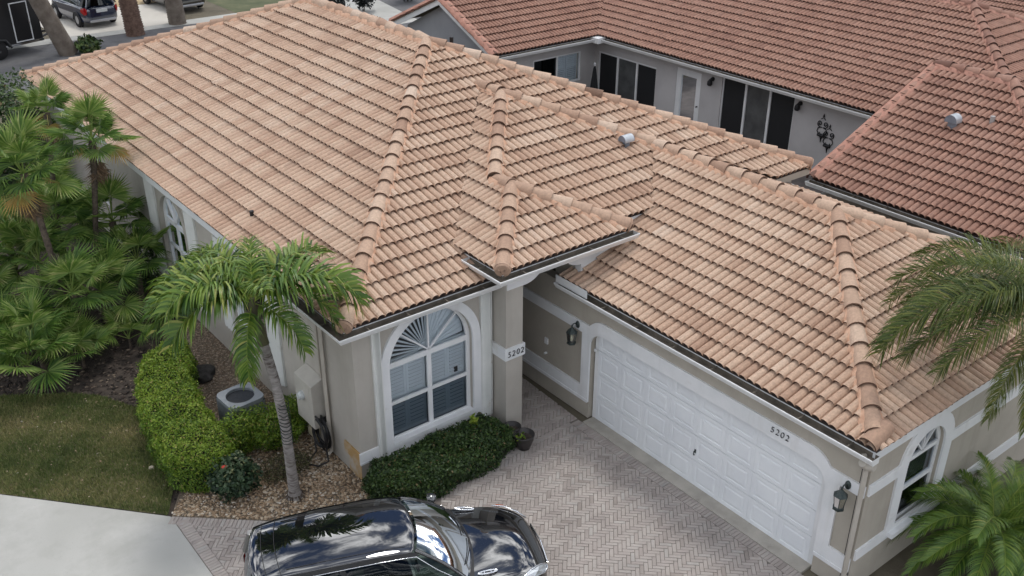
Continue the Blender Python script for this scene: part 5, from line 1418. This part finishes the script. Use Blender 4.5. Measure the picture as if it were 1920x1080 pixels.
# patio lamps, ornaments, parasol
def patio_lamp(label, y, z):
    t = thing('wall_lamp', label, 'lamp', (18.3, y, z), group='dark lamps on the patio wall')
    b = MB(); b.tube([(0, 0, 0), (-.03, 0, 0)], .07, 12); b.build('back_plate', BLACKM, t)
    b = MB(); b.tube([(-.03, 0, 0), (-.12, 0, .04), (-.15, 0, -.02)], .014, 6); b.build('arm', BLACKM, t)
    b = MB(); b.lathe([(.02, .02), (.085, -.06), (.09, -.16), (.05, -.2), (.001, -.2)], c=(-.15, 0, 0), n=12); b.build('lamp_shade', BLACKM, t)
patio_lamp('dark wall lamp between glazed door and sliding door', 8.45, 2.08)
patio_lamp('dark wall lamp right of the sliding doors', 4.98, 2.12)
def scroll(label, y, z):
    t = thing('wall_ornament', label, 'ornament', (18.28, y, z), group='wrought iron scrolls on the patio wall')
    b = MB()
    for sg in (-1, 1):
        pts = [(0, sg * (.10 - .085 * k / 22 * 0 + 0) + sg * (.09 * (1 - k / 26)) * math.cos(-1.9 + k * .42), .22 + .10 * (1 - k / 26) * 1.0 * math.sin(-1.9 + k * .42)) for k in range(23)]
        b.tube(pts, .016, 5)
        b.tube([(0, sg * .02, .12), (0, sg * .14, .08), (0, sg * .17, -.02), (0, sg * .10, -.10), (0, sg * .06, -.04)], .015, 5)
        b.tube([(0, sg * .10, -.10), (0, 0, -.22)], .014, 5)
        b.tube([(0, sg * .08, .36), (0, 0, .42), (0, 0, .52)], .012, 5)
    b.build('scrollwork', BLACKM, t)
    b = MB(); b.tube([(-.02, -.11, -.12), (-.02, .11, -.12)], .05, 8); b.build('candle_cup', BLACKM, t)
    b = MB(); b.tube([(0, 0, -.2), (0, 0, -.34)], [.03, .012], 6); b.tube([(0, 0, .45), (0, 0, .54)], [.035, .006], 6); b.build('finial', BLACKM, t)
scroll('upper wrought iron scroll ornament on the patio wall', 4.10, 1.48)
scroll('lower wrought iron scroll ornament on the patio wall', 3.84, 1.22)
pa = thing('parasol', 'closed dark parasol with white tip in the patio corner', 'parasol', (17.6, 13.35, 0))
b = MB(); b.tube([(0, 0, 0), (0, 0, 1.6)], .02, 8); b.build('pole', BLACKM, pa)
b = MB(); prof = [(.02, 1.58), (.05, 1.45), (.09, 1.1), (.13, .7), (.15, .45), (.10, .42)]
K = 16; vs = [((r * (1 + (.25 if k % 2 else -.2))) * math.cos(6.283 * k / K), (r * (1 + (.25 if k % 2 else -.2))) * math.sin(6.283 * k / K), z) for r, z in prof for k in range(K)]
b.mesh(vs, [(i * K + k, i * K + (k + 1) % K, (i + 1) * K + (k + 1) % K, (i + 1) * K + k) for i in range(len(prof) - 1) for k in range(K)]); b.build('canopy', mat('canvas_black', (.02, .021, .024), rough=.9), pa)
b = MB(); b.lathe([(.001, 1.70), (.04, 1.68), (.045, 1.62), (.02, 1.56)], n=12); b.build('tip', WHITE, pa)
b = MB(); b.lathe([(.001, .08), (.22, .06), (.24, 0)], n=16); b.build('base', BLACKM, pa)
# white screen-frame rail between the houses
fr = thing('rail_frame', 'white aluminium rail frame in the gap between the houses', 'frame', (12.3, .6, 0))
b = MB(); b.box(-.07, .05, -1.25, .3, 2.22, 2.32); b.build('rail', GUTW, fr)
b = MB(); b.box(.05, .62, -.66, -.60, 2.25, 2.30); b.build('cross_rail', GUTW, fr)
b = MB(); b.box(-.05, .03, .2, .28, 0, 2.22); b.build('post', GUTW, fr)
b = MB(); b.box(-.05, .03, -1.2, -1.12, 0, 2.22); b.build('post', GUTW, fr)
sheet('patio', [(11.6, .4), (18.3, .4), (18.3, 14.1), (11.6, 14.1)], mat('patio_dark', (.10, .085, .08), (.15, .13, .12), scale=2, rough=.95), .0)
shrub('shrub', 'dark shrub in the narrow gap between the houses', (13.3, 1.2), (.8, .8, .6), 2500, LEAF_D, (.05, .1), lambda C: .2 + .15 * RNG.normal(size=len(C)))
# third roof at the top right
th = thing('house', 'distant tiled roof at the top right corner', 'house', (0, 0, 0))
tr_ = MB(); tre = MB(); tca = []
A_, B_, P_ = (33.0, 16, 2.5), (33.0, -2, 2.5), (38.5, 7, 4.7)
deck(tr_, [A_, B_, (38.5, 3, 4.7), (38.5, 11, 4.7)]); roof_face(A_, B_, P_, [[A_, B_, (38.5, 3, 4.7), (38.5, 11, 4.7)]], tre, tca)
to_ = tr_.build('roof', DECK, th); finish_tiles(to_, tre, tca, TILE_N, 30)
b = MB(); b.box(33.4, 33.6, -2, 16, 0, 2.4); b.build('wall', STUCCO_N, th)
gutter(th, (33.0, 16, 2.48), (33.0, -2, 2.48), (-1, 0, 0))
shrub('bush', 'yellow-green bush showing above the far tile ridge', (30.6, 7.6), (1.3, 1.6, 1.62), 3000, LEAF_B, (.12, .22), lambda C: .5 + .2 * RNG.normal(size=len(C)), cat='bush')
# ------------------------------------------------------------------ cars
CHROME = mat('chrome', (.75, .77, .8), rough=.12, metal=1.0)
TYRE = mat('tyre', (.014, .014, .015), rough=.85)
RIM = mat('rim', (.30, .31, .33), rough=.3, metal=.8)
PLASTIC = mat('black_plastic', (.012, .012, .013), rough=.55)
REDL = mat('red_lens', (.33, .006, .008), rough=.15, coat=1.0)
AMBER = mat('amber_lens', (.42, .08, .02), rough=.2, coat=1.0)
CLEARL = mat('clear_lens', (.55, .58, .6), rough=.08, metal=.6, coat=1.0)
TRIMC = mat('car_interior', (.085, .09, .075), (.11, .115, .095), scale=4, rough=.8)
TRIMD = mat('car_dash', (.018, .022, .02), rough=.7)
def paint(name, c):
    m = mat(name, c, rough=.6, spec=0.0, coat=1.0)
    b = m.node_tree.nodes['Principled BSDF']; b.inputs['Coat IOR'].default_value = 2.3; b.inputs['Coat Roughness'].default_value = .0; b.inputs['Roughness'].default_value = .5
    return m
BLACKP = paint('black_car_paint', (.004, .0045, .006)); BLUEP = paint('navy_car_paint', (.008, .016, .045))
GREENG = glass('car_glass', (.42, .55, .48), .6, .0, 1.38)
TINTG = glass('car_privacy_glass', (.10, .11, .11), .5, .0, 1.4)
def subsurf(o, lv=2):
    m = o.modifiers.new('sub', 'SUBSURF'); m.levels = lv; m.render_levels = lv; return o
def lerp_tab(tab, x):
    for (x0, *a), (x1, *c) in zip(tab, tab[1:]):
        if x0 <= x <= x1:
            t = (x - x0) / (x1 - x0); return [p + (q - p) * t for p, q in zip(a, c)]
    return list(tab[0][1:]) if x < tab[0][0] else list(tab[-1][1:])
def make_car(label, loc, rz, pm, cat='car', detail=True, name='car'):
    t = thing(name, label, cat, loc, rz)
    # lower body: x, half width, bottom, top at shoulder, crown
    ST = [(-2.15, .55, .50, .78, .02), (-2.13, .70, .36, .90, .03), (-2.03, .80, .27, 1.00, .03), (-1.75, .86, .24, 1.05, .03), (-1.2, .885, .23, 1.06, .03), (-.5, .89, .22, 1.045, .03), (.3, .89, .22, 1.02, .03),
          (.85, .885, .22, 1.00, .035), (1.15, .88, .23, .975, .055), (1.5, .865, .23, .935, .075), (1.8, .82, .24, .88, .08), (2.0, .72, .26, .81, .07), (2.11, .58, .32, .73, .05), (2.15, .42, .42, .66, .03)]
    ring = lambda x, hw, zb, zt, cr: [(x, 0, zb), (x, hw * .6, zb), (x, hw * .92, zb + .03), (x, hw * .985, zb + .16), (x, hw, (zb + zt) * .5), (x, hw * .985, zt - .16), (x, hw * .945, zt - .05), (x, hw * .86, zt - .005), (x, hw * .6, zt + cr * .55), (x, hw * .3, zt + cr * .9), (x, 0, zt + cr)]
    b = MB(); vs = []
    for s_ in ST:
        r = ring(*s_); vs += r + [(p[0], -p[1], p[2]) for p in r[-2:0:-1]]
    K = 20
    fs = [(i * K + k, i * K + (k + 1) % K, (i + 1) * K + (k + 1) % K, (i + 1) * K + k) for i in range(len(ST) - 1) for k in range(K)]
    b.mesh(vs, fs + [tuple(range(K))[::-1], tuple(range((len(ST) - 1) * K, len(ST) * K))], 0, 0, True)
    body = subsurf(b.build('body', pm, t, recalc=True), 2)
    # roof: x, half width, edge height, crown
    RT = [(-1.98, .53, 1.475, .035), (-1.92, .575, 1.505, .045), (-1.6, .60, 1.55, .055), (-1.0, .625, 1.585, .06), (-.35, .63, 1.59, .06), (0.0, .615, 1.565, .06), (.16, .60, 1.535, .055)]
    def roof_row(x):
        hw, z, c = lerp_tab(RT, x); N_ = 10
        bulge = lambda y: .10 * (1 - (y / hw) ** 2) if x > .1 else (-.06 * (1 - (y / hw) ** 2) if x < -1.95 else 0)
        return [(x + bulge(hw * (k / N_ * 2 - 1)), hw * (k / N_ * 2 - 1), z + c * (1 - (k / N_ * 2 - 1) ** 2) ** .8) for k in range(N_ + 1)]
    xs = [-1.98, -1.92, -1.8, -1.6, -1.3, -1.0, -.65, -.35, -.1, .05, .16]
    b = MB(); vs = [p for x in xs for p in roof_row(x)]; n_ = 11
    b.mesh(vs, [(i * n_ + k, (i + 1) * n_ + k, (i + 1) * n_ + k + 1, i * n_ + k + 1) for i in range(len(xs) - 1) for k in range(10)], 0, 0, True)
    rp = b.build('roof_panel', pm, t); so = rp.modifiers.new('solid', 'SOLIDIFY'); so.thickness = .03; so.offset = -1; subsurf(rp, 2)
    for xg in (-1.80, -1.62):
        b = MB(); q = roof_row(xg); b.tube([(p[0] - .05 * (1 - (p[1] / .6) ** 2), p[1] * .97, p[2] + .0015) for p in q], .0045, 4); b.build('roof_seam', PLASTIC, rp)
    for sg in (-1, 1):
        b = MB(); b.tube([(x, sg * (lerp_tab(RT, x)[0] * .82), lerp_tab(RT, x)[1] + lerp_tab(RT, x)[2] * (1 - .82 ** 2) ** .8 + .001) for x in (-1.55, -1.2, -.8, -.3, .05)], .006, 4); b.build('roof_moulding', PLASTIC, rp)
    # windscreen
    def ws(u, v):   # u -1..1 across, v 0 top..1 base
        top = Vector((.17 + .10 * (1 - u * u), u * .585, 1.535 + .055 * (1 - u * u) ** .8)); bot = Vector((.86 + .20 * (1 - u * u), u * .80, 1.005 + .035 * (1 - u * u)))
        p = top.lerp(bot, v); p.z += .035 * math.sin(math.pi * v); p.x += .02 * math.sin(math.pi * v); return p
    def patch(fn, nu, nv, name_, m_, u0=-1, u1=1, v0=0, v1=1, par=t):
        b = MB(); vs = [fn(u0 + (u1 - u0) * i / nu, v0 + (v1 - v0) * j / nv) for j in range(nv + 1) for i in range(nu + 1)]
        b.mesh(vs, [(j * (nu + 1) + i, j * (nu + 1) + i + 1, (j + 1) * (nu + 1) + i + 1, (j + 1) * (nu + 1) + i) for j in range(nv) for i in range(nu)], 0, 0, True)
        return b.build(name_, m_, par)
    wsc = patch(ws, 14, 8, 'windscreen', GREENG, -.94, .94, .02, .97)
    rg = lambda u, v: Vector((-1.97 - .06 * (1 - u * u), u * .52, 1.47)).lerp(Vector((-2.08 - .05 * (1 - u * u), u * .70, 1.02)), v)
    patch(rg, 10, 5, 'rear_window', TINTG, -.9, .9, .06, .95)
    # pillars and side glass
    def side(sg, u, v):  # u 0 rear..1 front along x, v 0 top..1 belt
        xt = -1.93 + u * (0.17 + 1.93); xb = -2.02 + u * (.86 + 2.02)
        hw, z, c = lerp_tab(RT, xt)
        p = Vector((xt, sg * hw, z)).lerp(Vector((xb, sg * .835, 1.03)), v); p.y += sg * .03 * math.sin(math.pi * v); return p
    for sg in (-1, 1):
        S_ = lambda u, v, sg=sg: side(sg, u, v)
        patch(S_, 12, 6, 'front_side_window', GREENG, .52, .93, .10, .97); patch(S_, 10, 6, 'rear_side_window', TINTG, .20, .485, .10, .97); patch(S_, 4, 4, 'quarter_window', TINTG, .09, .17, .2, .9)
        b = MB()
        for (ua, ub) in ((.0, .09), (.17, .20), (.485, .52)):
            vs = [S_(u, v) for v in (0, .25, .5, .75, 1) for u in (ua, ub)]; b.mesh(vs, [(2 * j, 2 * j + 1, 2 * j + 3, 2 * j + 2) for j in range(4)], 0, 0, True)
        vs = [S_(u, v) for u in [k / 20 for k in range(21)] for v in (-.0, .10)]; b.mesh(vs, [(2 * j, 2 * j + 1, 2 * j + 3, 2 * j + 2) for j in range(20)], 0, 0, True)
        b.build('door_pillars', PLASTIC, t)
        b = MB(); b.tube([ws(sg * .97, v / 8) for v in range(9)], [.028] * 9, 6); b.build('front_pillar', pm, t)
        b = MB(); b.tube([rg(sg * .96, v / 4) for v in range(5)], .05, 6); b.build('rear_pillar', pm, t)
        b = MB(); b.tube([S_(.02 + .95 * k / 24, .105) + Vector((0, sg * .006, 0)) for k in range(25)] + [S_(.97, .5), S_(.985, .97)], .006, 5); b.build('window_trim', CHROME, t)
        b = MB(); b.tube([S_(k / 16, 1.0) + Vector((0, sg * .01, -.005)) for k in range(17)], .006, 5); b.build('belt_trim', CHROME, t)
        # mirror
        b = MB(); vs = []
        for dx, ry, rz_ in ((-.07, .05, .05), (-.05, .10, .075), (.03, .095, .07), (.075, .05, .045)):
            vs += [(.72 + dx, sg * (1.0 + ry * math.cos(a_)), 1.07 + rz_ * math.sin(a_)) for a_ in [6.283 * k / 10 for k in range(10)]]
        b.mesh(vs, [(i * 10 + k, i * 10 + (k + 1) % 10, i * 10 + 10 + (k + 1) % 10, i * 10 + 10 + k) for i in range(3) for k in range(10)], 0, 0, True); b.face(vs[:10]); b.face(vs[-10:]); b.tube([(.72, sg * .84, 1.0), (.72, sg * .93, 1.04)], .03, 6); b.build('mirror', pm, t)
        # head and tail lamps
        b = MB(); q = [(1.62, .80, .845), (1.82, .775, .80), (2.0, .67, .745), (2.09, .54, .70), (2.08, .50, .755), (1.95, .58, .835), (1.78, .70, .878)]
        ct = Vector((1.9, .68, .84)); b.mesh([(p[0] + .012, sg * (p[1] + .012), p[2] + .012) for p in q] + [(ct.x + .02, sg * (ct.y + .02), ct.z)], [(k, (k + 1) % 7, 7) for k in range(7)], 0, 0, False); hl = b.build('headlight', CLEARL, t)
        b = MB(); b.tube([(p[0] + .018, sg * (p[1] + .018), p[2] + .016) for p in q + q[:1]], .011, 5); b.build('lamp_bezel', CHROME, hl)
        b = MB(); b.tube([(1.70, sg * .822, .842), (1.82, sg * .80, .825)], [.024, .02], 6); b.build('turn_signal', AMBER, hl)
        b = MB(); q = [(-1.90, .855, .98), (-1.80, .872, .80), (-2.03, .80, .66), (-2.12, .70, .70), (-2.12, .66, .92), (-2.05, .74, 1.0)]
        ct = Vector((-2.03, .80, .84)); b.mesh([(p[0] - .012, sg * (p[1] + .012), p[2]) for p in q] + [(ct.x - .025, sg * (ct.y + .025), ct.z)], [(k, (k + 1) % 6, 6) for k in range(6)], 0, 0, True); b.build('tail_light', REDL, t)
        # bonnet ports
        if detail:
            b = MB(); K2 = 18
            for k in range(1):
                def pp(a_, e): return (1.17 + (.145 + e) * math.cos(a_), sg * (.70 + (.028 + e * .6) * math.sin(a_) - .02 * math.cos(a_)), 1.004 - .04 * (math.cos(a_) * .5) + .002)
                b.tube([pp(6.283 * k2 / K2, 0) for k2 in range(K2 + 1)], .014, 6)
                for xx in (-.05, .05): b.tube([(1.17 + xx, sg * (.67 - xx * .14), 1.012 - xx * .14), (1.17 + xx, sg * (.73 - xx * .14), 1.008 - xx * .14)], .011, 5)
            b.build('bonnet_port', CHROME, t)
        # wheels
        for x in (-1.27, 1.28):
            w_ = MB(); prof = [(.20, -.10), (.31, -.105), (.335, -.08), (.34, 0), (.335, .08), (.31, .105), (.20, .10)]
            vs = [(x + r * math.cos(6.283 * k / 24), sg * .80 + y, .34 + r * math.sin(6.283 * k / 24)) for r, y in prof for k in range(24)]
            w_.mesh(vs, [(i * 24 + k, i * 24 + (k + 1) % 24, (i + 1) * 24 + (k + 1) % 24, (i + 1) * 24 + k) for i in range(6) for k in range(24)], 0, 0, True); wo = w_.build('wheel', TYRE, t)
            b = MB(); b.tube([(x, sg * .86, .34), (x, sg * .89, .34)], [.21, .19], 20); b.build('rim', RIM, wo)
            b = MB(); b.tube([(x + .39 * math.cos(rad(a_)), sg * .888, .34 + .39 * math.sin(rad(a_))) for a_ in range(-5, 186, 10)], .03, 6); b.build('wheel_arch', PLASTIC, t)
    # cowl, wipers, grille, plate, interior
    b = MB(); vs = [ws(u / 6, 1.0) + Vector((0, 0, -.004)) for u in range(-6, 7)] + [ws(u / 6, 1.0) + Vector((.09, 0, -.03)) for u in range(-6, 7)]
    b.mesh(vs, [(k, k + 1, 14 + k, 13 + k) for k in range(12)]); b.build('cowl', PLASTIC, t)
    for u0, u1 in ((.75, .05), (.02, -.72)):
        b = MB(); b.tube([ws(u0, .99) + Vector((.01, 0, .02)), ws((u0 + u1) / 2, .95) + Vector((.01, 0, .025)), ws(u1, .90) + Vector((.01, 0, .02))], .009, 5); b.build('wiper', PLASTIC, t)
    b = MB(); b.box(2.10, 2.175, -.40, .40, .50, .68); o = b.build('grille', PLASTIC, t); bevel(o, .03)
    b = MB(); b.tube([(2.15, -.42, .70), (2.18, 0, .715), (2.15, .42, .70), (2.165, .38, .50), (2.185, 0, .48), (2.165, -.38, .50), (2.15, -.42, .70)], .013, 6); b.build('grille_trim', CHROME, t)
    b = MB(); b.box(-2.19, -2.17, -.26, .26, .74, .89); b.build('licence_plate', mat('plate_white', (.55, .58, .60), (.68, .70, .70), scale=30, rough=.5), t)
    b = MB(); b.box(-2.19, -2.10, -.62, .62, .30, .42); o = b.build('bumper_trim', mat('silver_trim', (.45, .46, .48), rough=.4, metal=.6), t); bevel(o, .03)
    b = MB(); b.box(-1.95, .85, -.76, .76, .62, .70); b.build('cabin_floor', TRIMD, t)
    b = MB(); b.hexa([(.55, -.76, .75), (1.0, -.76, .75), (1.0, .76, .75), (.55, .76, .75), (.55, -.74, 1.0), (.95, -.72, .985), (.95, .72, .985), (.55, .74, 1.0)]); o = b.build('dashboard', TRIMD, t); bevel(o, .05)
    for sx, sy in ((-.25, .36), (-.25, -.36), (-1.1, .36), (-1.1, -.36)):
        b = MB(); b.hexa([(sx - .28, sy - .25, .68), (sx + .25, sy - .25, .68), (sx + .25, sy + .25, .68), (sx - .28, sy + .25, .68), (sx - .28, sy - .24, .86), (sx + .26, sy - .24, .90), (sx + .26, sy + .24, .90), (sx - .28, sy + .24, .86)])
        b.hexa([(sx - .32, sy - .24, .8), (sx - .16, sy - .24, .8), (sx - .16, sy + .24, .8), (sx - .32, sy + .24, .8), (sx - .46, sy - .2, 1.28), (sx - .36, sy - .2, 1.30), (sx - .36, sy + .2, 1.30), (sx - .46, sy + .2, 1.28)])
        b.box(sx - .48, sx - .38, sy - .12, sy + .12, 1.31, 1.44)
        o = b.build('seat', TRIMC, t); bevel(o, .04, 3)
    b = MB(); b.box(.30, .33, -.12, .12, 1.40, 1.46); b.build('rear_view_mirror', mat('mirror_back', (.35, .36, .34), rough=.4), t)
    b = MB(); b.tube([(.52 + .17 * math.cos(6.283 * k / 20) * .35, .36 + .18 * math.sin(6.283 * k / 20), .98 + .17 * math.cos(6.283 * k / 20)) for k in range(21)], .016, 6, cap=False); b.build('steering_wheel', PLASTIC, t)
    return t
make_car('glossy black compact SUV parked on the brick driveway', (-1.06, -2.87, .013), rad(-22), BLACKP)
make_car('dark blue SUV seen from behind across the street', (7.45, 39.0, 0), rad(96), BLUEP, detail=False)
make_car('dark car mostly hidden behind the far hip of the roof', (12.1, 39.6, 0), rad(96), BLACKP, detail=False)
# ------------------------------------------------------------------ across the street
sheet('street', [(-60, 28.5), (90, 26.5), (90, 33.6), (-60, 36.4)], ASPH, -.01)
sheet('kerb_walk', [(-60, 36.4), (90, 33.6), (90, 34.6), (-60, 37.4)], CONC, .0)
sheet('far_driveway', [(5.4, 36.0), (11.3, 35.8), (13, 49), (5.0, 50)], CONC2, .008)
sheet('dirt_patch', [(9.6, 41), (13.5, 40.5), (14, 47), (10.2, 48)], mat('sand_dirt', (.36, .26, .14), (.48, .38, .23), scale=2, rough=1), .014)
sheet('far_lawn', [(14, 27), (30, 27), (30, 45), (14, 45)], mat('far_grass', (.07, .085, .04), (.13, .135, .07), scale=1, rough=1), -.02)
sheet('far_path', [(18.2, 29), (20.4, 29), (24, 50), (19, 50)], CONC, -.006)
# enclosed trailer
TRB = mat('trailer_black', (.012, .012, .014), rough=.35, coat=.3)
tr = thing('trailer', 'black enclosed cargo trailer with white roof parked across the street', 'trailer', (1.4, 33.35, 0), rad(17))
b = MB(); b.box(-2.6, 3.0, 0, 2.0, .45, 2.42); o = b.build('box_body', TRB, tr); bevel(o, .03)
b = MB(); b.box(-2.62, 3.02, -.02, 2.02, 2.42, 2.48); b.build('roof_cap', mat('trailer_roof', (.60, .64, .62), (.7, .73, .72), scale=1.5, rough=.5), tr)
b = MB(); b.box(-2.6, 3.0, -.03, -.002, .43, .52); b.build('bottom_rail', CHROME, tr)
b = MB(); b.plate(rect(1.75, 2.55, .55, 2.2), [rect(1.79, 2.51, .59, 2.16)], 0.002, .03, FRONT(0)); b.build('side_door_frame', WHITE, tr)
b = MB(); b.box(2.45, 2.5, -.06, -.03, 1.25, 1.45); b.build('door_latch', CHROME, tr)
for x in (.75, 1.55):
    w_ = MB(); vs = [(x - .6 + r * math.cos(6.283 * k / 20), -.02 + y, .34 + r * math.sin(6.283 * k / 20)) for r, y in ((.05, -.04), (.3, -.05), (.34, 0), (.34, .2)) for k in range(20)]
    w_.mesh(vs, [(i * 20 + k, i * 20 + (k + 1) % 20, (i + 1) * 20 + (k + 1) % 20, (i + 1) * 20 + k) for i in range(3) for k in range(20)], 0, 0, True); w_.build('wheel', TYRE, tr)
b = MB(); b.tube([(-.35, -.1, .42), (-.2, -.1, .76), (.1, -.1, .82), (.95, -.1, .82), (1.25, -.1, .76), (1.45, -.1, .42)], .05, 6); b.build('fender', mat('fender_dark', (.05, .052, .055), rough=.4, metal=.5), tr)
b = MB(); b.tube([(3.0, .3, .5), (4.2, 1.0, .5), (3.0, 1.7, .5)], .05, 6); b.tube([(4.1, 1.0, .5), (4.1, 1.0, 0)], .035, 6); b.build('tow_bar', BLACKM, tr)
# street palms: only the trunks and hanging skirts reach the picture
def street_palm(label, base, top, r, m, boots):
    t = thing('palm_tree', label, 'palm tree', base, group='palm trunks along the street')
    trunk(t, [(0, 0, 0), (top[0] * .4, top[1] * .4, top[2] * .4), top], [r * 1.15, r, r * .9], m, rings=boots, n=16)
    me = QM[1]
    for k in range(11):
        o = place_frond(me, t, top, k * 137.5, 0, 1.1)
    return t
street_palm('leaning smooth palm trunk in front of the trailer', (4.85, 32.9, 0), (-2.6, -.4, 7.6), .34, mat('street_trunk', (.13, .105, .085), (.21, .18, .15), scale=3, rough=1, bump=.6, bscale=25), .02)
street_palm('rough reddish palm trunk right of the blue SUV', (8.35, 34.6, 0), (-.4, .2, 7.0), .36, mat('street_trunk_red', (.10, .06, .045), (.20, .13, .10), scale=6, rough=1, bump=1, bscale=18), .12)
street_palm('palm trunk beside the dark car behind the roof', (10.75, 35.6, 0), (-.3, .1, 6.8), .36, MATS['street_trunk'], .05)
shrub('shrub', 'small spiky shrub at the foot of the leaning trunk', (5.6, 32.6), (.5, .5, .35), 500, LEAF_D, (.15, .3))
# a dark palm at the far left edge
lp_ = thing('palm_tree', 'dark feather palm cut by the top left edge', 'palm tree', (-2.6, 21.5, 0))
trunk(lp_, [(0, 0, 0), (0, 0, 2.9)], [.12, .1], TRUNK, rings=.05)
for k in range(12): place_frond(QM[k % 4], lp_, (0, 0, 2.9), k * 137.5, 0, .95)
# dark trees beyond the ridge
for lab, c, r, n_ in (('dark spruce-like tree behind the roof ridge', (16.6, 31.5), (1.2, 1.2, 1.3), 2600), ('dark tall shrub left of the grey gable', (19.3, 32.5), (.7, .7, 1.6), 2600), ('dark shrub behind the gable rake', (22.4, 33.2), (.7, .7, 1.2), 1800)):
    shrub('tree', lab, c, r, n_, mat('leaf_blue_dark', (1, 1, 1), rough=.6, tint=[(.008, .012, .012), (.02, .026, .025), (.05, .06, .055)]), (.14, .26), cat='tree')
